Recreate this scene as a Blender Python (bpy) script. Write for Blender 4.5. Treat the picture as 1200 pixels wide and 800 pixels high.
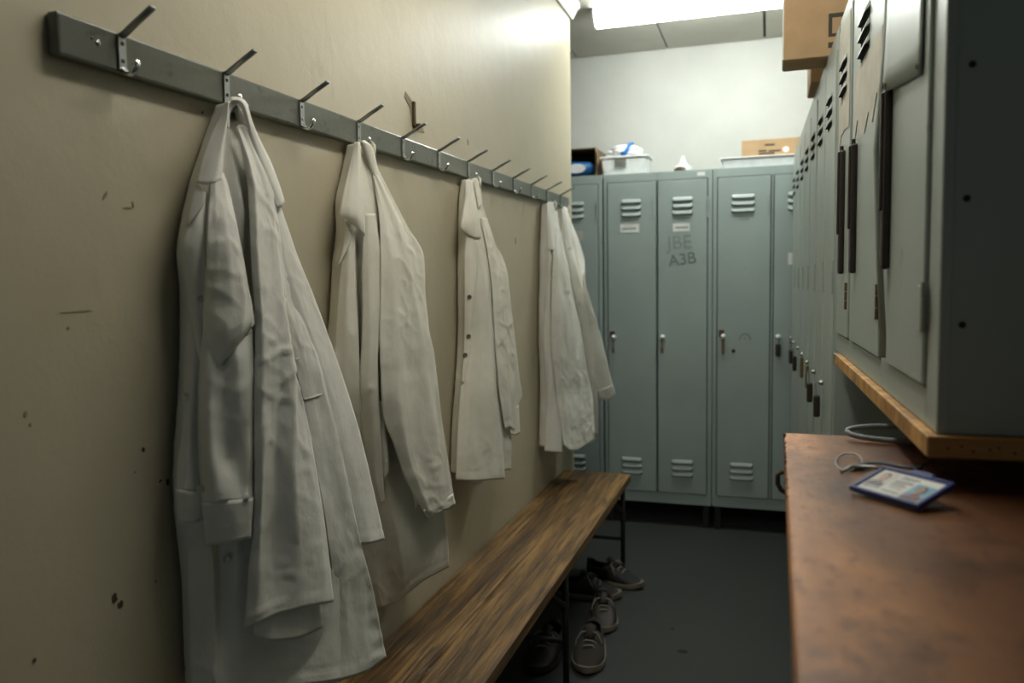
import bpy, bmesh, math, random
from mathutils import Vector, Matrix, noise

for o in list(bpy.data.objects):
    bpy.data.objects.remove(o)
SC = bpy.context.scene
COL = SC.collection
random.seed(7)
V = Vector
PI = math.pi

# ------------------------------------------------------------------ camera
def look_matrix(yaw, pitch, roll, loc):
    cy, sy, cp, sp = math.cos(yaw), math.sin(yaw), math.cos(pitch), math.sin(pitch)
    f = V((-sy*cp, cy*cp, -sp)); r = V((cy, sy, 0)); u = r.cross(f)
    c, s = math.cos(roll), math.sin(roll)
    r2 = c*r + s*u; u2 = -s*r + c*u
    m = Matrix.Identity(4)
    for i in range(3):
        m[i][0] = r2[i]; m[i][1] = u2[i]; m[i][2] = -f[i]; m[i][3] = loc[i]
    return m
cam_d = bpy.data.cameras.new('camera')
cam = bpy.data.objects.new('camera', cam_d); COL.objects.link(cam)
cam.matrix_world = look_matrix(0.312111, 0.0749981, -0.0149716, (0, 0, 1.35))
cam_d.sensor_width = 36; cam_d.lens = 27.855; cam_d.clip_start = 0.02
cam_d.dof.use_dof = True; cam_d.dof.focus_distance = 1.7; cam_d.dof.aperture_fstop = 3.2
SC.camera = cam

# ------------------------------------------------------------------ light and exposure
SC.view_settings.view_transform = 'Standard'
SC.view_settings.look = 'None'
SC.view_settings.gamma = 1
SC.view_settings.use_curve_mapping = False
SC.view_settings.exposure = 0.0
world = bpy.data.worlds.new('world'); SC.world = world
world.use_nodes = True
world.node_tree.nodes['Background'].inputs[0].default_value = (0.02, 0.025, 0.025, 1)
world.node_tree.nodes['Background'].inputs[1].default_value = 0.0
FILL_LIGHT = 2.6  # energy of the added fill lamp behind the camera
TUBE_FAR = 35.0      # emission of the tube over the far lockers
TUBE_NEAR = 26.0      # older, dimmer tube over the camera's end of the room
TUBE_COLOUR = (0.95, 1.0, 0.95)
TUBE_COLOUR_NEAR = (1.0, 0.97, 0.88)

# ------------------------------------------------------------------ materials
def nodes_of(m):
    m.use_nodes = True
    nt = m.node_tree
    return nt, nt.nodes, nt.links, nt.nodes['Principled BSDF']
def ramp(N, stops):
    r = N.new('ShaderNodeValToRGB')
    e = r.color_ramp.elements
    while len(e) < len(stops): e.new(0.5)
    for i, (p, c) in enumerate(stops):
        e[i].position = p; e[i].color = tuple(c)+(1,) if len(c) == 3 else c
    return r
def coords(N, L, scale=(1, 1, 1), rot=(0, 0, 0)):
    t = N.new('ShaderNodeTexCoord'); mp = N.new('ShaderNodeMapping')
    mp.inputs['Scale'].default_value = scale; mp.inputs['Rotation'].default_value = rot
    L.new(t.outputs['Object'], mp.inputs[0])
    return mp.outputs[0]
def noise_tex(N, L, vec, scale, detail=4, rough=0.55):
    n = N.new('ShaderNodeTexNoise'); n.inputs['Scale'].default_value = scale
    n.inputs['Detail'].default_value = detail; n.inputs['Roughness'].default_value = rough
    L.new(vec, n.inputs['Vector']); return n.outputs['Fac']
def mixc(N, L, fac, a, b, mode='MIX'):
    m = N.new('ShaderNodeMix'); m.data_type = 'RGBA'; m.blend_type = mode
    def put(s, v):
        if isinstance(v, (tuple, list)): s.default_value = tuple(v)+(1,)
        elif isinstance(v, (int, float)): s.default_value = v
        else: L.new(v, s)
    put(m.inputs[0], fac); put(m.inputs[6], a); put(m.inputs[7], b)
    return m.outputs[2]
def bump(N, L, B, h, strength, dist=0.002, prev=None):
    b = N.new('ShaderNodeBump'); b.inputs['Strength'].default_value = strength
    b.inputs['Distance'].default_value = dist
    L.new(h, b.inputs['Height'])
    if prev: L.new(prev, b.inputs['Normal'])
    L.new(b.outputs[0], B.inputs['Normal'])
    return b.outputs[0]
def simple(name, col, rough=0.5, metal=0.0, var=0.12, scale=18, bmp=0.0, bscale=120):
    m = bpy.data.materials.new(name); nt, N, L, B = nodes_of(m)
    v = coords(N, L)
    n = noise_tex(N, L, v, scale)
    r = ramp(N, [(0.3, [c*(1-var) for c in col]), (0.7, [min(1, c*(1+var)) for c in col])])
    L.new(n, r.inputs[0]); L.new(r.outputs[0], B.inputs['Base Color'])
    B.inputs['Roughness'].default_value = rough; B.inputs['Metallic'].default_value = metal
    if bmp:
        bump(N, L, B, noise_tex(N, L, v, bscale, 3), bmp)
    return m
def dirty(name, col, rough, spot=(0.05, 0.04, 0.03), amount=0.62, scale=9, bmp=0.1, bscale=60, fine=140):
    """paint with soft mottling, small chips and grime specks"""
    m = bpy.data.materials.new(name); nt, N, L, B = nodes_of(m)
    v = coords(N, L)
    n = noise_tex(N, L, v, 2.2, 5)
    r = ramp(N, [(0.3, [c*0.90 for c in col]), (0.7, [min(1, c*1.08) for c in col])])
    L.new(n, r.inputs[0])
    n2 = noise_tex(N, L, v, scale, 8, 0.7)
    r2 = ramp(N, [(amount, (0, 0, 0)), (amount+0.06, (1, 1, 1))]); L.new(n2, r2.inputs[0])
    n3 = noise_tex(N, L, v, fine, 2)
    c = mixc(N, L, r2.outputs[0], r.outputs[0], mixc(N, L, 0.45, r.outputs[0], spot))
    L.new(c, B.inputs['Base Color'])
    B.inputs['Roughness'].default_value = rough
    b1 = bump(N, L, B, noise_tex(N, L, v, bscale, 4), bmp, 0.003)
    bump(N, L, B, n3, bmp*0.5, 0.001, b1)
    return m
def wood(name, dark, light, axis='y', rough=0.5, worn=None, worn_at=0.58, gscale=34, streak=2.0, bmp=0.35, wstretch=(1, 1, 1)):
    m = bpy.data.materials.new(name); nt, N, L, B = nodes_of(m)
    k = {'x': (streak, gscale, gscale), 'y': (gscale, streak, gscale)}[axis]
    v = coords(N, L, k); v0 = coords(N, L)
    n = noise_tex(N, L, v, 1.0, 7, 0.62)
    r = ramp(N, [(0.28, [c*0.35 for c in dark]), (0.42, dark), (0.66, light)]); L.new(n, r.inputs[0])
    big = noise_tex(N, L, coords(N, L, tuple(a*0.22 for a in k)), 1.0, 4)
    rb = ramp(N, [(0.35, (0.55, 0.5, 0.45)), (0.65, (1.25, 1.2, 1.15))]); L.new(big, rb.inputs[0])
    c = mixc(N, L, 1.0, r.outputs[0], rb.outputs[0], 'MULTIPLY')
    if worn:
        w = noise_tex(N, L, coords(N, L, wstretch), 5.0, 8, 0.7)
        rw = ramp(N, [(worn_at, (0, 0, 0)), (worn_at+0.12, (1, 1, 1))]); L.new(w, rw.inputs[0])
        c = mixc(N, L, rw.outputs[0], c, worn)
    L.new(c, B.inputs['Base Color']); B.inputs['Roughness'].default_value = rough
    bump(N, L, B, n, bmp, 0.003)
    return m
def cloth(name, col, bmp=0.22):
    m = bpy.data.materials.new(name); nt, N, L, B = nodes_of(m)
    v = coords(N, L)
    n = noise_tex(N, L, v, 5.5, 5, 0.6)
    r = ramp(N, [(0.32, (col[0]*0.86, col[1]*0.85, col[2]*0.82)), (0.62, col)]); L.new(n, r.inputs[0])
    L.new(r.outputs[0], B.inputs['Base Color'])
    B.inputs['Roughness'].default_value = 0.85
    B.inputs['Specular IOR Level'].default_value = 0.25
    vw = coords(N, L, (1, 1, 0.7))
    w1 = noise_tex(N, L, vw, 42, 4, 0.6)
    b1 = bump(N, L, B, w1, bmp, 0.006)
    rn = N.new('ShaderNodeTexNoise'); rn.noise_type = 'RIDGED_MULTIFRACTAL'
    rn.inputs['Scale'].default_value = 9; rn.inputs['Detail'].default_value = 2.5; rn.inputs['Roughness'].default_value = 0.5; rn.inputs['Distortion'].default_value = 0.4
    L.new(coords(N, L, (1, 1, 0.75), (0.5, 0.2, 0.0)), rn.inputs['Vector'])
    b2 = bump(N, L, B, rn.outputs['Fac'], 0.42, 0.004, b1)
    bump(N, L, B, noise_tex(N, L, v, 900, 2), 0.15, 0.0006, b2)
    return m
def emitter(name, col, strength):
    m = bpy.data.materials.new(name); nt, N, L, B = nodes_of(m)
    B.inputs['Base Color'].default_value = (0.8, 0.8, 0.8, 1)
    B.inputs['Emission Color'].default_value = tuple(col)+(1,)
    B.inputs['Emission Strength'].default_value = strength
    return m
def plaster():
    m = bpy.data.materials.new('cream_gloss_plaster'); nt, N, L, B = nodes_of(m)
    v = coords(N, L)
    n = noise_tex(N, L, v, 1.3, 6)
    r = ramp(N, [(0.3, (0.455, 0.405, 0.285)), (0.7, (0.53, 0.475, 0.345))]); L.new(n, r.inputs[0])
    st = noise_tex(N, L, coords(N, L, (1, 1, 0.28)), 9, 7, 0.72)
    rs = ramp(N, [(0.64, (0, 0, 0)), (0.74, (1, 1, 1))]); L.new(st, rs.inputs[0])
    c = mixc(N, L, rs.outputs[0], r.outputs[0], mixc(N, L, 0.25, r.outputs[0], (0.25, 0.19, 0.09)))
    L.new(c, B.inputs['Base Color']); B.inputs['Roughness'].default_value = 0.46
    B.inputs['Specular IOR Level'].default_value = 0.3
    b1 = bump(N, L, B, noise_tex(N, L, v, 5, 3), 0.35, 0.012)
    bump(N, L, B, noise_tex(N, L, v, 120, 3), 0.16, 0.0025, b1)
    return m
def worn_shaded_top():
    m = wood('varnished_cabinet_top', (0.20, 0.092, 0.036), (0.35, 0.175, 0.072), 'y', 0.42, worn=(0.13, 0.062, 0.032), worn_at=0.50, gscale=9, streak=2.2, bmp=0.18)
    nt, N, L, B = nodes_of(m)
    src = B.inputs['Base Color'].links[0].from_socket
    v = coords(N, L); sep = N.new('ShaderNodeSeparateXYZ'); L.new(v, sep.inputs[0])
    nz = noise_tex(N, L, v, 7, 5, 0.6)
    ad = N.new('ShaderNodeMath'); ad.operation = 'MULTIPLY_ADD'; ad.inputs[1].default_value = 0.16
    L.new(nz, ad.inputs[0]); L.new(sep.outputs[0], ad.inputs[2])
    r = ramp(N, [(0.08, (2.1, 2.0, 1.9)), (0.15, (0.95, 0.92, 0.9)), (0.26, (0.42, 0.36, 0.34))]); L.new(ad.outputs[0], r.inputs[0])  # light fading from the left edge to the right, painted into the wood colour
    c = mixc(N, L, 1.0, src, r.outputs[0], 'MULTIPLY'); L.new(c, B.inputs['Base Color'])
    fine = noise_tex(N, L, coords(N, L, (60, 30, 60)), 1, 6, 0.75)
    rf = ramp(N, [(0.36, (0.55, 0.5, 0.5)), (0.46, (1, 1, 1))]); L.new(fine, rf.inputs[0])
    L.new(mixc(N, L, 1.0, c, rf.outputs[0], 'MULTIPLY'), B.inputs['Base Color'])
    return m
M = {}
M['plaster'] = plaster()
M['white_wall'] = dirty('white_wall_paint', (0.54, 0.545, 0.51), 0.6, amount=0.70, bmp=0.15)
M['ceiling'] = dirty('ceiling_board', (0.52, 0.50, 0.44), 0.8, amount=0.72, bmp=0.2)
M['dark_wall'] = simple('dark_green_wall_paint', (0.07, 0.085, 0.08), 0.6)
M['gap'] = simple('dark_gap', (0.03, 0.03, 0.028), 0.9)
M['locker'] = dirty('grey_green_enamel', (0.33, 0.395, 0.38), 0.42, spot=(0.06, 0.045, 0.03), amount=0.68, bmp=0.06)
M['locker_warm'] = dirty('grey_green_enamel_aged', (0.34, 0.385, 0.355), 0.38, spot=(0.09, 0.06, 0.03), amount=0.64, bmp=0.08)
M['slot'] = simple('louvre_shadow_slot', (0.012, 0.015, 0.015), 0.9)
M['chrome'] = simple('chrome', (0.75, 0.76, 0.76), 0.22, 1.0)
M['knob'] = simple('painted_glint_knob', (0.80, 0.82, 0.80), 0.25, 0.25)  # pale colour stands in for the glint on chrome
M['steel'] = simple('dull_steel', (0.34, 0.35, 0.33), 0.42, 1.0)
M['grey_tube'] = simple('grey_plastic_tube', (0.20, 0.23, 0.24), 0.4)
M['rust'] = simple('rusty_steel', (0.11, 0.07, 0.035), 0.75, 0.3, 0.4, 60)
M['brass'] = simple('tarnished_brass', (0.24, 0.18, 0.09), 0.5, 0.8)
M['black_metal'] = simple('black_painted_tube', (0.012, 0.011, 0.011), 0.5)
M['dark_handle'] = simple('dark_brown_handle', (0.022, 0.014, 0.012), 0.45)
M['floor'] = dirty('dark_vinyl_floor', (0.024, 0.026, 0.024), 0.62, spot=(0.015, 0.012, 0.01), amount=0.6, bmp=0.25, bscale=90)
M['bench'] = wood('worn_bench_wood', (0.11, 0.062, 0.022), (0.31, 0.185, 0.062), 'y', 0.5, worn=(0.045, 0.032, 0.018), worn_at=0.53, gscale=85, streak=4.0, bmp=0.9, wstretch=(3.2, 0.5, 1))
M['bench_crack'] = simple('dark_cracks', (0.022, 0.015, 0.010), 0.8)  # darker colour for faces sunk into the cracks
M['top'] = worn_shaded_top()
M['chip'] = simple('chipped_edge', (0.04, 0.025, 0.018), 0.8)
M['pine'] = wood('yellow_pine', (0.42, 0.22, 0.055), (0.66, 0.40, 0.12), 'y', 0.5, worn=(0.20, 0.11, 0.04), worn_at=0.6, gscale=26)
M['cloth'] = cloth('off_white_cotton', (0.80, 0.785, 0.72))
M['cloth_warm'] = cloth('cream_cotton', (0.78, 0.75, 0.65))
M['cloth_cool'] = cloth('white_cotton', (0.80, 0.79, 0.73))
M['button'] = simple('ivory_button', (0.62, 0.58, 0.48), 0.35)
M['dark_button'] = simple('grey_button', (0.10, 0.09, 0.07), 0.4)
M['rail'] = dirty('grey_gloss_rail_paint', (0.125, 0.13, 0.10), 0.28, spot=(0.04, 0.03, 0.02), amount=0.56, scale=14, bmp=0.15)
M['card'] = simple('cardboard', (0.42, 0.28, 0.15), 0.85, 0, 0.1, 12, 0.1)
M['card_dark'] = simple('cardboard_inside', (0.16, 0.10, 0.055), 0.9)
M['ink'] = simple('black_print', (0.05, 0.04, 0.03), 0.8)
M['pencil'] = simple('pencil_grey', (0.15, 0.18, 0.175), 0.7)
M['pencil_faint'] = simple('faint_pencil', (0.24, 0.29, 0.28), 0.7)
M['paper'] = simple('white_paper', (0.74, 0.75, 0.73), 0.8)
M['paper_old'] = simple('aged_paper', (0.50, 0.49, 0.42), 0.75, 0, 0.12, 14)
M['paper_grey'] = simple('grey_sheet', (0.37, 0.41, 0.39), 0.6, 0, 0.1, 9)
M['plastic_white'] = simple('milky_plastic', (0.74, 0.76, 0.76), 0.35)
M['plastic_bag'] = simple('white_bag', (0.82, 0.84, 0.84), 0.45, 0, 0.05, 14, 0.4, 30)
M['blue'] = simple('blue_print', (0.02, 0.18, 0.52), 0.45)
M['navy'] = simple('navy_plastic', (0.018, 0.035, 0.19), 0.32)
M['red'] = simple('red_mark', (0.42, 0.06, 0.03), 0.6)
M['skin_a'] = simple('photo_skin', (0.50, 0.30, 0.22), 0.4)
M['skin_b'] = simple('photo_skin_dark', (0.30, 0.17, 0.11), 0.4)
M['hair'] = simple('photo_hair', (0.03, 0.02, 0.016), 0.4)
M['suit'] = simple('photo_suit', (0.03, 0.03, 0.04), 0.4)
M['maroon'] = simple('photo_maroon', (0.12, 0.02, 0.03), 0.4)
M['photo_bg'] = simple('photo_backdrop', (0.55, 0.53, 0.45), 0.4)
M['photo_blue'] = simple('photo_blue_backdrop', (0.10, 0.32, 0.45), 0.4)
M['strap'] = simple('black_strap', (0.012, 0.012, 0.012), 0.6)
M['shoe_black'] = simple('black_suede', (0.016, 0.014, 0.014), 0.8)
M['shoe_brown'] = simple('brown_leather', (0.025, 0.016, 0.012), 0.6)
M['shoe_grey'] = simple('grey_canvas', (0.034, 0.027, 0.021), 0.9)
M['sole'] = simple('dirty_white_sole', (0.20, 0.17, 0.125), 0.7)
M['lace'] = simple('grey_lace', (0.22, 0.20, 0.16), 0.8)
M['chip_dark'] = simple('bare_plaster_chip', (0.07, 0.045, 0.025), 0.9)
M['chip_soft'] = simple('scuffed_plaster', (0.26, 0.22, 0.14), 0.8)
M['tube_far'] = emitter('lit_diffuser_far', TUBE_COLOUR, TUBE_FAR)
M['tube_near'] = emitter('lit_diffuser_near', TUBE_COLOUR_NEAR, TUBE_NEAR)
M['white_metal'] = simple('white_enamel', (0.7, 0.7, 0.67), 0.5)

# ------------------------------------------------------------------ mesh helpers
WORLD = {}
def link(name, bm, mat, parent=None, loc=None, smooth=False, local=True, **props):
    """bm in the parent's own axes (local) -> ONE mesh object"""
    me = bpy.data.meshes.new(name)
    bm.to_mesh(me); bm.free()
    mats = mat if isinstance(mat, (list, tuple)) else [mat]
    for mm in mats: me.materials.append(M[mm] if isinstance(mm, str) else mm)
    if smooth:
        for p in me.polygons: p.use_smooth = True
    o = bpy.data.objects.new(name, me); COL.objects.link(o)
    if parent: o.parent = parent
    if loc: o.location = loc
    for k, v in props.items(): o[k] = v
    return o
def thing(name, label, cat, loc=(0, 0, 0), rz=0.0, group=None):
    o = bpy.data.objects.new(name, None); COL.objects.link(o)
    o.empty_display_size = 0.1
    o.location = loc; o.rotation_euler = (0, 0, rz)
    o['label'] = label; o['category'] = cat
    if group: o['group'] = group
    return o
def tag(o, label, cat, group=None):
    o['label'] = label; o['category'] = cat
    if group: o['group'] = group
    return o
def box(bm, x0, x1, y0, y1, z0, z1, bev=0.0, seg=1, mi=0):
    r = bmesh.ops.create_cube(bm, size=1.0)
    vs = r['verts']
    for v in vs:
        v.co = V(((x0+x1)/2+v.co.x*(x1-x0), (y0+y1)/2+v.co.y*(y1-y0), (z0+z1)/2+v.co.z*(z1-z0)))
    fs = set(f for v in vs for f in v.link_faces)
    for f in fs: f.material_index = mi
    if bev:
        es = list(set(e for v in vs for e in v.link_edges))
        bmesh.ops.bevel(bm, geom=es, offset=bev, segments=seg, affect='EDGES', profile=0.5)
    return vs
def nb(*a, **k):
    bm = bmesh.new(); box(bm, *a, **k); return bm
def tube(bm, pts, r, n=8, closed=False, flat=1.0, cap=True):
    """round tube along a polyline; r may be a list"""
    pts = [V(p) for p in pts]; m = len(pts)
    rs = r if isinstance(r, (list, tuple)) else [r]*m
    rings = []; up = None
    for i, p in enumerate(pts):
        a = pts[(i-1) % m] if (closed or i > 0) else p
        b = pts[(i+1) % m] if (closed or i < m-1) else p
        t = (b-a).normalized()
        if up is None:
            up = V((0, 0, 1)) if abs(t.z) < 0.9 else V((1, 0, 0))
        s = t.cross(up).normalized(); up = s.cross(t).normalized()
        rings.append([bm.verts.new(p + rs[i]*(math.cos(2*PI*k/n)*s + flat*math.sin(2*PI*k/n)*up)) for k in range(n)])
    last = m if closed else m-1
    for i in range(last):
        A, Bq = rings[i], rings[(i+1) % m]
        for k in range(n):
            bm.faces.new((A[k], A[(k+1) % n], Bq[(k+1) % n], Bq[k]))
    if cap and not closed:
        bm.faces.new(rings[0][::-1]); bm.faces.new(rings[-1])
    return rings
def lathe(bm, prof, n=16, c=(0, 0, 0), axis=(0, 0, 1)):
    ax = V(axis).normalized()
    q = V((0, 0, 1)).rotation_difference(ax).to_matrix()
    rings = []
    for r, h in prof:
        rings.append([bm.verts.new(V(c)+q @ V((r*math.cos(2*PI*k/n), r*math.sin(2*PI*k/n), h))) for k in range(n)])
    for A, Bq in zip(rings, rings[1:]):
        for k in range(n): bm.faces.new((A[k], A[(k+1) % n], Bq[(k+1) % n], Bq[k]))
    bm.faces.new(rings[0][::-1]); bm.faces.new(rings[-1])
def slab(bm, outline, nrm, th):
    """outline (3D points, planar) extruded by th along nrm"""
    n = V(nrm)*th
    a = [bm.verts.new(V(p)) for p in outline]; b = [bm.verts.new(V(p)+n) for p in outline]
    bm.faces.new(a[::-1]); bm.faces.new(b)
    m = len(a)
    for i in range(m): bm.faces.new((a[i], a[(i+1) % m], b[(i+1) % m], b[i]))
    bmesh.ops.recalc_face_normals(bm, faces=bm.faces)
def lettering(text, size, mat, parent, mtx, name='lettering', th=0.0006, **props):
    cu = bpy.data.curves.new('lettering', 'FONT'); cu.body = text; cu.size = size
    cu.align_x = 'CENTER'; cu.align_y = 'CENTER'; cu.extrude = th
    t = bpy.data.objects.new('lettering_source', cu); COL.objects.link(t)
    dg = bpy.context.evaluated_depsgraph_get()
    me = bpy.data.meshes.new_from_object(t.evaluated_get(dg))
    bpy.data.objects.remove(t); bpy.data.curves.remove(cu)
    me.name = name; me.transform(mtx)
    me.materials.clear(); me.materials.append(M[mat])
    o = bpy.data.objects.new(name, me); COL.objects.link(o); o.parent = parent
    for k, v in props.items(): o[k] = v
    return o
def copy_tree(o, parent=None):
    c = o.copy(); COL.objects.link(c); c.parent = parent
    for ch in [k for k in bpy.data.objects if k.parent == o]: copy_tree(ch, c)
    return c
def structure(name, bm, mat, **k):
    o = link(name, bm, mat, **k); o['kind'] = 'structure'; return o
NEAR_LIGHT_AT = (-0.22, 1.65, 2.63); NEAR_LIGHT_RZ = 1.5708
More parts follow.
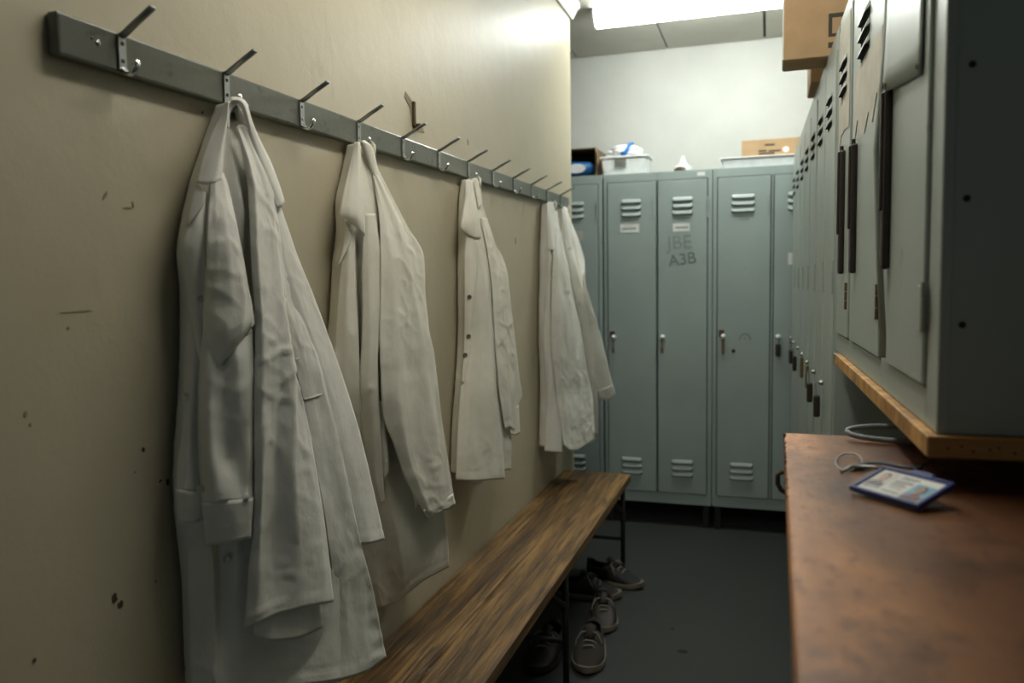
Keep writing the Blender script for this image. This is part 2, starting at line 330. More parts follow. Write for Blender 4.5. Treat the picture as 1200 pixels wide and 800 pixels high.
COATS=[
{'b':[(-8546, 10453, 13307),(-8752, 10247, 11777),(-8420, 10105, 10339),(-8315, 10505, 9089)],'s':[
('body',1,1.0,[[(-8762,11572,16605),(-8809,11195,15906),(-8811,10817,15165),(-8825,10572,14505),(-8805,10455,13986),(-8806,10490,13308),(-8772,10351,11816),(-8712,10138,9939),(-8839,10215,8505),(-8857,10217,6989)],[(-8676,11499,16512),(-8640,11159,15681),(-8553,10865,14815),(-8475,10630,13982),(-8507,10542,12623),(-8468,10237,9930),(-8452,10364,9054),(-8452,10353,7926),(-8494,10324,6988)],[(-8815,11693,16347),(-8667,11316,15565),(-8568,11046,14693),(-8490,10857,13989),(-8451,10539,9845),(-8515,10615,9104),(-8509,10551,7905),(-8434,10455,6930)],[(-8823,11749,16358),(-8494,11368,15421),(-8290,11264,14558),(-8209,10695,9819),(-8257,10710,8375),(-8224,10614,6881)],[(-8833,11808,16370),(-8430,11607,15162),(-8011,11569,12549),(-7924,11504,9609),(-7892,11490,8109),(-7790,11244,6639)],[(-8807,11843,16375),(-8322,11694,15166),(-7883,11901,12822),(-7598,12231,10049),(-7476,12346,8137),(-7394,12158,6346)],[(-8734,11840,16368),(-8319,11943,15338),(-7915,12242,13258),(-7527,12847,9904),(-7425,13012,8227),(-7342,13061,6054)],[(-8582,11605,16597),(-8492,11809,16244),(-8317,12120,15433),(-8186,12195,14796),(-8071,12195,14239),(-7745,12965,12286),(-7536,13443,10428),(-7395,13304,8464),(-7330,13576,7523),(-7276,13747,6678),(-7233,13884,6022)]]),
('back_panel',0,1.0,[[(-8275,11705,15236),(-8016,11669,13999),(-7787,11892,12526),(-7659,12053,11462),(-7505,12568,9973),(-7370,13097,8568)],[(-8227,11929,15259),(-7948,11918,14004),(-7668,12400,12335),(-7497,12915,10858),(-7285,13477,8469)],[(-8139,12176,14807),(-7992,12308,14135),(-7841,12652,13247),(-7697,13006,12283),(-7516,13526,10747),(-7396,13820,9504),(-7295,14068,8363)]]),
('front_panel',0,11.6,[[(-8192,11437,14708),(-7941,11522,13420),(-7731,11732,12172),(-7654,11880,11413),(-7568,12057,10323),(-7480,12228,8967),(-7498,12374,7965),(-7515,12181,7244),(-7541,11827,6396)],[(-8120,11668,14723),(-7870,11714,13416),(-7671,11958,12224),(-7600,12123,11453),(-7525,12378,10175),(-7431,12557,8867),(-7386,12664,7866),(-7383,12673,7046),(-7364,12465,6229)],[(-8113,11906,14741),(-7873,12010,13560),(-7665,12282,12315),(-7576,12431,11563),(-7533,12638,10827),(-7448,12834,9912),(-7379,12970,8904),(-7347,13132,8192),(-7343,13346,7355),(-7276,13280,6025)],[(-8119,11990,14747),(-7893,12119,13560),(-7693,12410,12273),(-7600,12558,11545),(-7536,12734,10809),(-7451,12933,9888),(-7364,13104,8864),(-7338,13229,8411),(-7286,13496,7558),(-7238,13675,6713),(-7193,13807,6046)]]),
('pocket_welt',0,1.0,[[(-7707,11726,12246),(-7704,11719,12218)],[(-7670,11986,12267),(-7666,11978,12237)],[(-7675,12351,12278),(-7671,12343,12248)]]),
('pocket_welt',0,1.0,[[(-7635,11858,11536),(-7634,11855,11507)],[(-7585,12105,11547),(-7584,12101,11517)],[(-7586,12505,11568),(-7584,12500,11538)]]),
('sleeve',0,1.3,[[(-8530,11484,16146),(-8308,11411,15416),(-8046,11098,13984),(-7932,10965,12596),(-7907,10864,11910),(-7892,10755,10531),(-7921,10687,9560),(-8003,10642,8858),(-8059,10549,7932)],[(-8491,11479,16170),(-8205,11430,15413),(-7927,11113,13982),(-7794,10953,12598),(-7744,10751,10540),(-7812,10690,9144),(-7857,10613,8015)],[(-8476,11530,16206),(-8181,11624,15294),(-7883,11408,13705),(-7723,11260,12006),(-7766,11143,10304),(-7808,11051,9022),(-7693,10941,8055)],[(-8447,11559,16209),(-8140,11730,15232),(-7757,11602,13128),(-7572,11509,11690),(-7504,11292,10284),(-7487,11311,8964),(-7479,11292,8039)],[(-8427,11623,16191),(-8134,11815,15169),(-7706,11616,12548),(-7577,11703,11369),(-7491,11773,10392),(-7395,11867,9089),(-7340,11872,7911)],[(-8455,11731,16184),(-8165,11934,15184),(-7692,11673,12178),(-7605,11852,11344),(-7521,11983,10343),(-7427,12113,9008),(-7368,12174,7819)]]),
('sleeve_lining',0,1.0,[[(-8040,10711,8081),(-7981,10701,7774)],[(-7811,10952,8154),(-7758,10889,7618)],[(-7606,11387,8091),(-7555,11324,7493)],[(-7491,11956,7970),(-7463,11961,7425)]]),
('sleeve',0,2.0,[[(-8516,10445,12834),(-8537,10361,12366),(-8532,10309,11965),(-8519,10229,11298),(-8452,10154,10501),(-8433,10143,10069)],[(-8386,10445,12834),(-8319,10322,12238),(-8269,10200,11314),(-8191,10139,10656),(-8170,10117,10122)],[(-8294,10573,12827),(-8216,10517,12219),(-8200,10436,11275),(-8193,10499,10780),(-8066,10372,10404),(-8042,10279,10114)],[(-8084,10678,12821),(-7980,10544,12221),(-7992,10559,11536),(-8109,10584,10836),(-8014,10518,10440),(-7940,10439,10092)],[(-7990,10856,12811),(-7905,10723,12203),(-7918,10680,11243),(-7896,10584,10570),(-7863,10508,10092)],[(-7988,11033,12800),(-7966,10980,12454),(-7933,10922,11901),(-7935,10839,10932),(-7926,10770,10384),(-7919,10736,10027)]]),
('sleeve',0,2.2,[[(-8685,11001,15317),(-8606,10865,15064),(-8461,10587,14519),(-8396,10452,13976),(-8432,10422,13441),(-8463,10393,13039),(-8465,10348,12611)],[(-8630,11039,15346),(-8547,10921,15135),(-8334,10651,14519),(-8231,10486,13973),(-8251,10427,13306),(-8272,10358,12773),(-8363,10382,12312)],[(-8597,11084,15364),(-8520,10994,15183),(-8188,10704,14382),(-8073,10602,13838),(-8039,10566,13300),(-8060,10434,12769),(-8217,10416,12244)],[(-8572,11116,15366),(-8485,11059,15216),(-8119,10796,14250),(-7970,10747,13567),(-7905,10723,13228),(-7913,10622,12825),(-8052,10573,12489)],[(-8578,11189,15376),(-8493,11156,15228),(-8104,10924,14187),(-7989,10921,13498),(-7925,10922,13153),(-7893,10890,12989),(-7909,10951,12889)]]),
('cuff',0,0.5,[[(-8371,10051,10139),(-8398,10138,9442)],[(-8161,10148,10142),(-8203,10216,9434)],[(-7971,10334,10132),(-8009,10361,9445)],[(-7845,10638,10100),(-7902,10607,9432)]]),
('placket',0,1.0,[[(-8755,10704,15082),(-8766,10482,14497),(-8769,10344,14116),(-8761,10366,13715),(-8756,10391,13310),(-8724,10401,13148),(-8654,10391,12769),(-8559,10384,12309)],[(-8675,10704,15051),(-8582,10459,14248),(-8592,10397,13712),(-8583,10419,13308),(-8563,10399,12769),(-8521,10377,12310)],[(-8630,10789,15016),(-8499,10539,13981),(-8535,10531,13169),(-8516,10431,12305)]]),
('sleeve',0,1.6,[[(-8772,10474,13090),(-8834,10412,12807),(-8821,10331,12091),(-8833,10287,11796),(-8816,10190,11225),(-8834,10062,10704),(-8826,10007,10296)],[(-8704,10472,13090),(-8659,10332,12095),(-8668,10213,11295),(-8646,10095,10776),(-8632,10028,10304)],[(-8607,10554,13087),(-8593,10468,12354),(-8582,10344,11275),(-8521,10275,10743),(-8483,10234,10233)]]),
('cuff',0,0.5,[[(-8784,9962,10351),(-8773,9972,9832)],[(-8589,10016,10323),(-8593,10025,9803)],[(-8420,10178,10252),(-8427,10180,9839)]]),
('collar',0,0.4,[[(-8648,11401,16588),(-8672,11238,16279),(-8700,11019,15939),(-8703,10813,15567),(-8686,10624,15150)],[(-8576,11351,16572),(-8557,11198,16263),(-8537,10949,15780),(-8546,10797,15487),(-8514,10652,15118)],[(-8518,11318,16560),(-8459,11176,16224),(-8416,10959,15706),(-8400,10857,15419),(-8399,10733,15148)],[(-8519,11342,16565),(-8510,11296,16389),(-8483,11198,16092),(-8439,11027,15649),(-8382,10884,15218)]]),
('lapel',0,1.0,[[(-8740,10694,15215),(-8736,10548,14863),(-8727,10414,14464)],[(-8721,10691,15214),(-8597,10602,14929),(-8672,10427,14490)],[(-8692,10675,15197),(-8516,10638,14875),(-8706,10406,14437)]]),
('collar',2,0.5,[[(-8511,11302,16112),(-8537,11375,16378),(-8519,11426,16513),(-8462,11487,16535),(-8433,11555,16433),(-8386,11631,16090),(-8315,11698,15740),(-8230,11746,15383),(-8146,11826,15084),(-8071,11924,14828)],[(-8500,11243,16101),(-8536,11336,16482),(-8471,11368,16581),(-8384,11429,16572),(-8356,11522,16477),(-8342,11642,16132),(-8272,11735,15785),(-8194,11824,15491),(-8114,11933,15166),(-8054,12054,14867)],[(-8539,11272,16109),(-8614,11399,16557),(-8512,11427,16652),(-8427,11515,16650),(-8403,11638,16575),(-8344,11722,16246),(-8300,11858,15965),(-8241,12002,15692),(-8189,12109,15410),(-8109,12221,14973)]]),
]},
{'b':[(-8651, 15282, 14912)],'s':[
('body',1,1.0,[[(-8793,16091,16641),(-8836,15824,16006),(-8776,15486,15226),(-8818,15493,14767),(-8814,15338,14114),(-8820,15147,13193),(-8831,15004,12280),(-8834,14895,11555),(-8978,15000,9289),(-8972,15785,7508),(-8872,16453,5902)],[(-8750,16049,16594),(-8704,15764,15805),(-8677,15509,14855),(-8644,15272,13741),(-8626,15042,12279),(-8685,15031,10986),(-8859,15415,9196),(-8774,16024,7447),(-8680,16515,5815)],[(-8756,16139,16608),(-8627,15756,15429),(-8625,15712,14119),(-8511,15491,12621),(-8485,15418,10935),(-8579,15760,9130),(-8480,16303,7382),(-8496,16778,5814)],[(-8728,16123,16566),(-8552,15851,15435),(-8382,15678,13926),(-8298,15577,12241),(-8254,15654,10907),(-8253,16042,9081),(-8145,16427,7371),(-8202,16838,6035)],[(-8725,16198,16577),(-8501,16152,15462),(-8229,16111,13930),(-8110,15944,12215),(-8112,16195,10635),(-8083,16483,8985),(-8026,16634,7314),(-8140,16902,6101)],[(-8679,16192,16573),(-8416,16317,15474),(-8071,16521,13933),(-7901,16558,12170),(-7870,16817,10544),(-7852,17018,8869),(-7867,17251,7126),(-7913,17406,6255)],[(-8651,16261,16620),(-8388,16600,15500),(-8004,17169,14142),(-7855,17233,12526),(-7735,17546,10433),(-7683,17643,8727),(-7742,17792,6959),(-7795,17931,6249)],[(-8633,16311,16665),(-8536,16511,16268),(-8385,16814,15599),(-8244,16945,15132),(-8067,17372,14533),(-7961,17653,14113),(-7867,17528,12921),(-7801,17584,12093),(-7699,17681,10623),(-7634,17829,9328),(-7585,17848,7822),(-7671,18223,6824),(-7730,18391,6225)]]),
('front_panel',0,1.0,[[(-8773,15448,14707),(-8787,15290,14112),(-8804,15085,13194),(-8816,14943,12285),(-8819,14834,11562),(-8943,14951,10056),(-8952,15172,8675)],[(-8659,15432,14703),(-8593,15219,13740),(-8562,14967,12285),(-8611,14914,11190),(-8861,15384,8623)],[(-8582,15556,14707),(-8488,15353,13555),(-8396,15233,12451),(-8354,15164,11348),(-8474,15381,9992),(-8665,15685,8554)]]),
('front_panel',0,1.0,[[(-8447,15711,15046),(-8415,15508,13924),(-8341,15282,12449),(-8349,15157,11349),(-8435,15294,10390),(-8434,15572,9184),(-8365,15808,8542)],[(-8361,15785,15048),(-8264,15575,13922),(-8168,15343,12445),(-8144,15233,11345),(-8205,15370,10386),(-8271,15585,9191),(-8273,15795,8533)],[(-8316,16019,15064),(-8152,15919,13925),(-8087,15674,12612),(-8082,15490,11689),(-8092,15533,10741),(-8147,15694,9560),(-8216,15896,8569)]]),
('front_panel',0,1.0,[[(-8137,15551,10926),(-8199,15654,9951),(-8254,15792,9103)],[(-8060,15604,10920),(-8096,15698,9947),(-8153,15805,9145)],[(-8044,15695,10908),(-8073,15849,9724),(-8097,15914,9279)]]),
('sleeve',0,2.0,[[(-7963,16022,9889),(-7918,16241,9153),(-7830,16569,8575),(-7814,16657,8206)],[(-7836,16199,9859),(-7796,16429,9016),(-7774,16669,8308)],[(-7795,16472,9806),(-7743,16780,8934),(-7745,16853,8403)]]),
('sleeve',0,1.7,[[(-8522,16302,15954),(-8250,16085,14878),(-8144,15863,13924),(-8098,15729,13173),(-8060,15561,12245),(-8013,15494,11315),(-8031,15570,10604),(-7943,15816,9989),(-7859,16121,9244),(-7742,16563,8481),(-7663,16939,7952)],[(-8470,16244,15944),(-8173,16224,14884),(-7985,16131,13925),(-7872,15994,12595),(-7791,15837,11277),(-7775,15932,10496),(-7702,16254,9460),(-7621,16684,8559),(-7561,17062,7986)],[(-8467,16279,15967),(-8154,16442,14898),(-7966,16481,13930),(-7833,16439,12570),(-7739,16342,11213),(-7701,16479,10207),(-7645,16777,9246),(-7576,17126,8549),(-7522,17332,7974)],[(-8435,16302,15987),(-8093,16624,14908),(-7870,16776,13933),(-7746,16908,12744),(-7643,17097,11525),(-7578,17278,10275),(-7526,17461,9202),(-7491,17614,8640),(-7456,17762,7921)],[(-8449,16413,16021),(-8108,16878,14926),(-7886,17193,14040),(-7792,17322,13131),(-7695,17485,11895),(-7602,17666,10629),(-7536,17814,9336),(-7488,17980,8442),(-7460,18105,7889)],[(-8423,16487,16028),(-8078,17089,14899),(-7887,17641,14131),(-7810,17512,13127),(-7744,17517,12305),(-7699,17693,11773),(-7618,17756,10615),(-7557,17929,9525),(-7498,18172,8436),(-7468,18299,7900)]]),
('cuff',0,0.4,[[(-7654,16736,8175),(-7634,16922,7938)],[(-7514,17220,8195),(-7494,17317,7960)],[(-7463,18131,8231),(-7444,18240,7919)]]),
('collar',0,0.7,[[(-8729,15898,16624),(-8755,15644,16016),(-8738,15360,15487),(-8744,15204,15092),(-8755,15181,14981),(-8723,15295,14843)],[(-8681,15888,16638),(-8644,15629,15970),(-8579,15367,15389),(-8547,15248,14978),(-8562,15339,14803)],[(-8627,15866,16631),(-8537,15701,15974),(-8452,15512,15397),(-8409,15406,14930),(-8433,15434,14695)],[(-8612,15956,16644),(-8532,15846,15992),(-8427,15734,15418),(-8362,15617,14814),(-8346,15571,14552)]]),
('lapel',0,1.0,[[(-8730,15382,14849),(-8769,15313,14388),(-8783,15128,13907)],[(-8689,15345,14845),(-8636,15342,14513),(-8737,15162,14016)],[(-8691,15384,14829),(-8597,15382,14496),(-8760,15123,13888)]]),
('collar',0,0.4,[[(-8676,16033,16623),(-8593,16104,16442),(-8508,16204,16111),(-8463,16271,15928)],[(-8615,16001,16670),(-8524,16180,16561),(-8465,16291,16234),(-8426,16323,15932)],[(-8597,16127,16708),(-8511,16320,16601),(-8482,16413,16347),(-8433,16464,15988)]]),
]},
{'b':[(-8624, 22570, 13060),(-8651, 22503, 11867),(-8721, 22366, 11305)],'s':[
('body',1,1.0,[[(-8831,23155,16676),(-8806,22903,15871),(-8787,22804,14958),(-8782,22717,13527),(-8805,22605,11702),(-8785,22355,10679),(-8790,22102,9671),(-8758,21778,7784)],[(-8796,23209,16628),(-8697,22896,15607),(-8668,22825,14306),(-8636,22676,11698),(-8576,22262,9653),(-8562,21978,7696)],[(-8804,23378,16622),(-8616,23113,15360),(-8543,23060,13785),(-8439,23050,11671),(-8317,22761,9582),(-8243,22605,7539)],[(-8766,23430,16626),(-8521,23312,15370),(-8315,23282,13782),(-8174,23416,11646),(-8082,23287,9507),(-8034,23291,7441)],[(-8759,23565,16667),(-8480,23669,15392),(-8224,23833,13784),(-8108,24056,11598),(-8018,24040,9667),(-7992,24026,7437)],[(-8726,23786,16771),(-8602,23655,16193),(-8452,23835,15509),(-8307,24043,14817),(-8183,24411,14199),(-8067,24349,12959),(-7991,24495,11565),(-7907,24424,9895),(-7910,24220,7396)]]),
('front_panel',0,1.3,[[(-8751,22707,14874),(-8769,22610,13527),(-8790,22495,11711),(-8790,22228,10694),(-8801,21999,9816),(-8791,21788,8947),(-8792,21584,7648)],[(-8626,22745,14872),(-8593,22659,13524),(-8588,22549,11708),(-8526,22147,9932),(-8513,21903,8679),(-8489,21783,7592)],[(-8540,22887,14928),(-8453,22878,13522),(-8384,22900,11683),(-8291,22550,9880),(-8285,22317,8607),(-8265,22206,7502)],[(-8473,23007,14958),(-8290,23042,13518),(-8181,23113,11669),(-8074,22968,10091),(-8039,22880,8773),(-8026,22773,7404)],[(-8450,23175,14992),(-8254,23258,13517),(-8148,23341,11652),(-8098,23223,10592),(-8026,23289,9509),(-7967,23478,8389),(-7928,23646,7224)]]),
('sleeve_lining',0,1.0,[[(-8519,22012,7743),(-8478,22034,7478)],[(-8361,22176,7714),(-8357,22147,7379)],[(-8236,22512,7641),(-8248,22454,7389)]]),
('placket',0,0.5,[[(-8734,22662,14871),(-8776,22597,14303),(-8774,22531,13139),(-8774,22469,11973),(-8764,22329,11204),(-8761,22142,10497)],[(-8595,22734,14870),(-8603,22626,13783),(-8622,22548,12749),(-8667,22466,11714),(-8711,22155,10497)],[(-8460,22964,14773),(-8443,22880,14042),(-8485,22719,13133),(-8570,22590,11966),(-8629,22412,11198),(-8697,22190,10493)]]),
('sleeve',0,2.0,[[(-8490,23312,15500),(-8340,23394,14578),(-8181,23436,13249),(-8120,23422,11646),(-8026,23412,10302),(-7972,23545,9470),(-7931,23735,8808)],[(-8449,23354,15501),(-8252,23626,14584),(-8065,23758,13243),(-7981,23850,11614),(-7901,23888,10244),(-7872,23995,8847)],[(-8440,23564,15516),(-8227,23965,14595),(-8039,24107,13238),(-7943,24348,11577),(-7867,24404,10179),(-7842,24455,9048),(-7835,24503,8587)],[(-8416,23734,15500),(-8262,23994,14786),(-8123,24492,14172),(-8039,24570,13730),(-7987,24641,12951),(-7906,24871,11537),(-7826,25025,10244),(-7793,25180,9678),(-7829,24704,9290),(-7816,24813,8501)]]),
('cuff',0,0.8,[[(-7884,24140,9267),(-7881,24101,8604)],[(-7832,24436,9333),(-7824,24462,8482)],[(-7815,24856,9438),(-7808,24884,8488)]]),
('collar',0,0.5,[[(-8785,22887,16616),(-8788,22797,16118),(-8787,22553,15585),(-8788,22391,15140),(-8743,22619,14947)],[(-8743,23000,16653),(-8684,22730,15851),(-8628,22554,15272),(-8601,22680,14894)],[(-8706,23121,16639),(-8587,22914,15862),(-8504,22809,15284),(-8490,22822,14846)],[(-8701,23256,16629),(-8585,23140,16012),(-8471,23102,15406),(-8398,23104,14856)]]),
('lapel',0,1.0,[[(-8751,22712,14952),(-8772,22658,14304),(-8792,22608,13735)],[(-8692,22704,14949),(-8629,22732,14510),(-8739,22620,13838)],[(-8681,22746,14951),(-8598,22801,14563),(-8766,22611,13709)]]),
('collar',0,0.3,[[(-8749,23308,16637),(-8669,23382,16379),(-8548,23329,15766)],[(-8716,23377,16722),(-8637,23534,16499),(-8524,23502,15911)],[(-8711,23593,16773),(-8651,23731,16627),(-8536,23619,16027)]]),
]},
{'b':[],'s':[
('body',1,1.0,[[(-8824,32405,16732),(-8754,32069,14904),(-8755,31843,12779),(-8743,31722,11009),(-8748,31812,9569),(-8680,31785,8494),(-8724,31590,6576)],[(-8793,32562,16744),(-8632,32010,14546),(-8564,31769,11717),(-8542,31821,8493),(-8459,31702,6458)],[(-8780,32793,16764),(-8587,32267,14907),(-8442,32002,11705),(-8364,32274,8432),(-8186,32228,6545)],[(-8744,32935,16739),(-8348,32326,14547),(-7988,32236,11693),(-7878,32875,8358),(-7753,32906,6355)],[(-8729,33168,16831),(-8495,33095,15876),(-8260,33011,14853),(-7945,33028,13071),(-7722,33457,11589),(-7585,34290,9303),(-7500,34932,8064),(-7404,34790,6376)]]),
('front_panel',0,1.0,[[(-8775,31993,14549),(-8827,31839,12780),(-8846,31696,11010),(-8812,31776,9572),(-8708,31753,8498),(-8764,31657,7790),(-8815,31513,6443)],[(-8659,31973,14546),(-8623,31748,12427),(-8643,31726,10296),(-8568,31784,8498),(-8514,31626,6398)],[(-8569,32046,14545),(-8566,31825,12778),(-8565,31742,11009),(-8451,31926,9202),(-8209,32058,7380),(-8176,32030,6294)]]),
('sleeve',0,2.6,[[(-8635,32642,16174),(-8493,32036,14543),(-8515,31770,12779),(-8515,31692,11013),(-8405,31894,9207),(-8258,31979,7755),(-8104,32051,6622)],[(-8617,32864,16369),(-8338,32147,14542),(-8230,31780,12424),(-8202,31865,10290),(-8084,32195,8452),(-7910,32308,6360)],[(-8620,33022,16453),(-8267,32442,14548),(-8066,32137,12411),(-7984,32314,10250),(-7873,32855,8361),(-7698,32988,6229)],[(-8591,33203,16502),(-8182,32690,14553),(-7890,32618,12393),(-7745,33017,10185),(-7644,33657,8249),(-7501,33802,6336)],[(-8623,33182,16538),(-8477,33027,15871),(-8253,32990,14924),(-7930,32968,13108),(-7689,33479,11587),(-7553,34320,9301),(-7468,34966,8060),(-7369,34812,6335)]]),
('collar',0,0.3,[[(-8798,32312,16758),(-8757,32119,15789),(-8691,31968,14793)],[(-8754,32561,16849),(-8639,32227,15792),(-8522,32018,14790)],[(-8706,33082,16858),(-8558,32620,15920),(-8467,32536,15448),(-8427,32216,14830)]]),
('lapel',0,1.0,[[(-8704,32016,14830),(-8722,31919,14193),(-8713,31865,13663)],[(-8631,32016,14828),(-8545,31952,14366),(-8637,31858,13768)],[(-8603,32048,14829),(-8518,31988,14402),(-8673,31851,13627)]]),
]},
{'b':[(-8052, 34754, 12472),(-8037, 35170, 11607)],'s':[
('body',1,1.0,[[(-8805,34951,16726),(-8765,34573,15185),(-8929,34973,13090),(-9018,35672,9909),(-9014,36852,6275)],[(-8758,35077,16735),(-8536,34572,14611),(-8613,35411,11515),(-8720,37392,5977)],[(-8732,35292,16751),(-8369,34852,14614),(-8215,35741,10707),(-8256,37600,5874)],[(-8709,35363,16795),(-8476,35356,16094),(-8246,35533,15325),(-8055,35537,14547),(-7780,34782,13080),(-7675,35501,11512),(-7655,36277,9470),(-7715,36901,7764),(-7835,37827,6019)]]),
('front_panel',0,1.4,[[(-8561,34699,15184),(-8368,34492,13849),(-8158,34866,12316),(-8033,35647,10716),(-7937,36249,9065),(-7943,36983,7332),(-7993,37570,6144)],[(-8435,34824,15186),(-8174,34499,13845),(-7920,34855,12315),(-7874,35657,10717),(-7777,36264,9067),(-7924,37640,6050)],[(-8364,35021,15192),(-7935,34453,13464),(-7794,35158,11918),(-7733,35913,10302),(-7633,36533,8634),(-7688,37154,7314),(-7834,37818,5978)]]),
('sleeve',0,1.6,[[(-8553,35020,16075),(-8291,34857,14612),(-8030,34514,13086),(-7935,35243,11526),(-7864,35945,9900),(-7698,36456,8642),(-7538,36847,7942)],[(-8505,35152,16158),(-8151,35095,14615),(-7809,34567,13083),(-7676,35323,11522),(-7532,36091,9891),(-7391,36935,7893)],[(-8489,35249,16164),(-8074,35445,14622),(-7726,34714,13080),(-7494,35761,11105),(-7332,36482,9454),(-7162,37238,7897)],[(-8467,35322,16130),(-8216,35573,15365),(-8007,35678,14588),(-7717,34689,13460),(-7537,35252,12299),(-7295,36336,10670),(-7124,36871,9416),(-6953,37453,8120)]]),
('cuff',0,0.4,[[(-7605,36585,8344),(-7539,36848,7901)],[(-7278,36794,8406),(-7268,37142,7784)],[(-6994,37244,8559),(-6917,37478,8077)]]),
('collar',0,0.3,[[(-8808,34807,16753),(-8708,34687,15945),(-8506,34626,14952)],[(-8746,35034,16845),(-8553,34856,15950),(-8405,34690,14914)],[(-8667,35354,16792),(-8476,35190,16083),(-8320,35171,15388),(-8337,34898,14995)]]),
]},
]
# ------------------------------------------------------------------ the room
WX = -0.92          # face of the left wall
WEND = 3.84         # where the left wall stops
CEIL = 2.70
bm = nb(-2.3, 1.0, -2.6, 5.2, -0.10, 0.0)
structure('floor', bm, 'floor')
bm = nb(-2.3, 1.0, -2.6, 5.2, CEIL+0.012, CEIL+0.10)
ceiling = structure('ceiling', bm, 'gap')
for i in range(-3, 3):                       # boards of the ceiling, dark open joints between them
    for k in range(6):
        x0 = -0.57+0.54*i; y1 = 4.825-1.2*k
        g = 0.010 if i == 1 else 0.004
        p = nb(x0+g, x0+0.54-0.004, max(-2.4, y1-1.2+0.004), y1-0.004, CEIL, CEIL+0.011, 0.002)
        link('ceiling_panel', p, 'ceiling', ceiling)
structure('wall_left', nb(-1.02, WX, -2.4, WEND, 0, CEIL, 0.004), 'plaster')
structure('wall_back', nb(-2.3, 1.0, 4.83, 4.95, 0, CEIL+0.02), 'white_wall')
structure('wall_right', nb(0.74, 0.86, -2.6, 4.83, 0, CEIL+0.02), 'dark_wall')
structure('wall_behind', nb(-1.02, 0.74, -2.5, -2.4, 0, CEIL+0.02), 'dark_wall')
structure('wall_alcove', nb(-2.2, -2.1, 2.2, 4.83, 0, CEIL+0.02), 'white_wall')
structure('wall_alcove_end', nb(-2.1, -1.02, 2.2, 2.3, 0, CEIL+0.02), 'white_wall')
# cornice that caps the left wall
bm = bmesh.new()
prof = [(0, 0), (0.012, 0), (0.02, 0.02), (0.028, 0.045), (0.040, 0.06), (0.040, 0.086), (0, 0.086)]
for y in (-2.4, WEND+0.03):
    pass
a = [bm.verts.new((WX+p[0], -2.4, 2.612+p[1])) for p in prof]
b = [bm.verts.new((WX+p[0], WEND+p[0], 2.612+p[1])) for p in prof]
c = [bm.verts.new((-1.02, WEND+p[0], 2.612+p[1])) for p in prof]
n = len(prof)
for A, B in ((a, b), (b, c)):
    for i in range(n): bm.faces.new((A[i], A[(i+1) % n], B[(i+1) % n], B[i]))
bm.faces.new(a); bm.faces.new(c[::-1]); bmesh.ops.recalc_face_normals(bm, faces=bm.faces)
structure('trim_1', bm, 'white_wall')

# chips and scuffs where the paint has come off the left wall
wall_left = bpy.data.objects['wall_left']
def chip(y, z, w, h, mat, seed, name='paint_chip', lean=0.0):
    rnd = random.Random(seed); n = 11; pts = []
    for k in range(n):
        a = 2*PI*k/n; r = 0.55+0.45*rnd.random()
        u = math.cos(a)*w/2*r; v = math.sin(a)*h/2*r
        pts.append((WX+0.0002, y+u*math.cos(lean)-v*math.sin(lean), z+u*math.sin(lean)+v*math.cos(lean)))
    bm = bmesh.new(); slab(bm, pts, (1, 0, 0), 0.0008)
    link(name, bm, mat, wall_left)
for y, z, w, h, mt, sd, ln in (
        (0.908, 0.890, 0.012, 0.020, 'chip_dark', 1, 0.2), (0.918, 0.877, 0.012, 0.014, 'chip_dark', 2, 0.5),
        (1.027, 1.036, 0.009, 0.014, 'chip_dark', 3, 0.0), (1.012, 1.042, 0.010, 0.004, 'chip_dark', 4, 0.3),
        (0.979, 1.099, 0.007, 0.008, 'chip_dark', 5, 0.0), (0.779, 1.188, 0.006, 0.010, 'chip_soft', 6, 0.0),
        (0.785, 1.172, 0.004, 0.008, 'chip_soft', 7, 0.0), (0.930, 1.484, 0.018, 0.006, 'chip_soft', 8, 0.9),
        (0.972, 1.470, 0.024, 0.004, 'chip_soft', 9, 0.1), (0.983, 1.476, 0.004, 0.012, 'chip_soft', 10, 0.2),
        (2.913, 1.506, 0.012, 0.030, 'chip_soft', 11, 0.1), (1.150, 1.646, 0.006, 0.006, 'chip_dark', 12, 0.0),
        (0.991, 0.885, 0.005, 0.005, 'chip_soft', 13, 0.0), (0.77, 0.86, 0.008, 0.007, 'chip_dark', 14, 0.0),
        (2.42, 1.80, 0.008, 0.022, 'chip_soft', 15, 0.3), (0.870, 1.318, 0.07, 0.0012, 'chip_soft', 16, 0.02),
        (0.853, 1.295, 0.004, 0.006, 'chip_soft', 17, 0.0), (0.96, 1.068, 0.004, 0.005, 'chip_soft', 18, 0.0)):
    chip(y, z, w, h, mt, sd, lean=ln)

# broken bracket stub left in the wall above the rail
br = thing('wall_bracket', 'small rusty broken bracket stuck in the wall above the coat rail', 'bracket', (WX, 2.0, 1.77))
bm = bmesh.new()
slab(bm, [(0.0, -0.040, 0.088), (0.0, 0.004, 0.070), (0.0, 0.016, 0.02), (0.0, 0.055, 0.004), (0.0, 0.062, 0.016), (0.0, 0.078, 0.000), (0.0, 0.030, -0.004), (0.0, 0.0, 0.004), (0.0, -0.012, 0.05), (0.0, -0.046, 0.072)], (1, 0, 0), 0.0015)
link('broken_plaster', bm, 'chip_soft', br, label='ragged hole in the plaster')
bm = bmesh.new(); box(bm, 0.001, 0.010, -0.004, 0.006, 0.004, 0.07, 0.002); box(bm, 0.001, 0.022, 0.004, 0.016, 0.000, 0.012, 0.002)
link('bracket_plate', bm, 'rust', br)

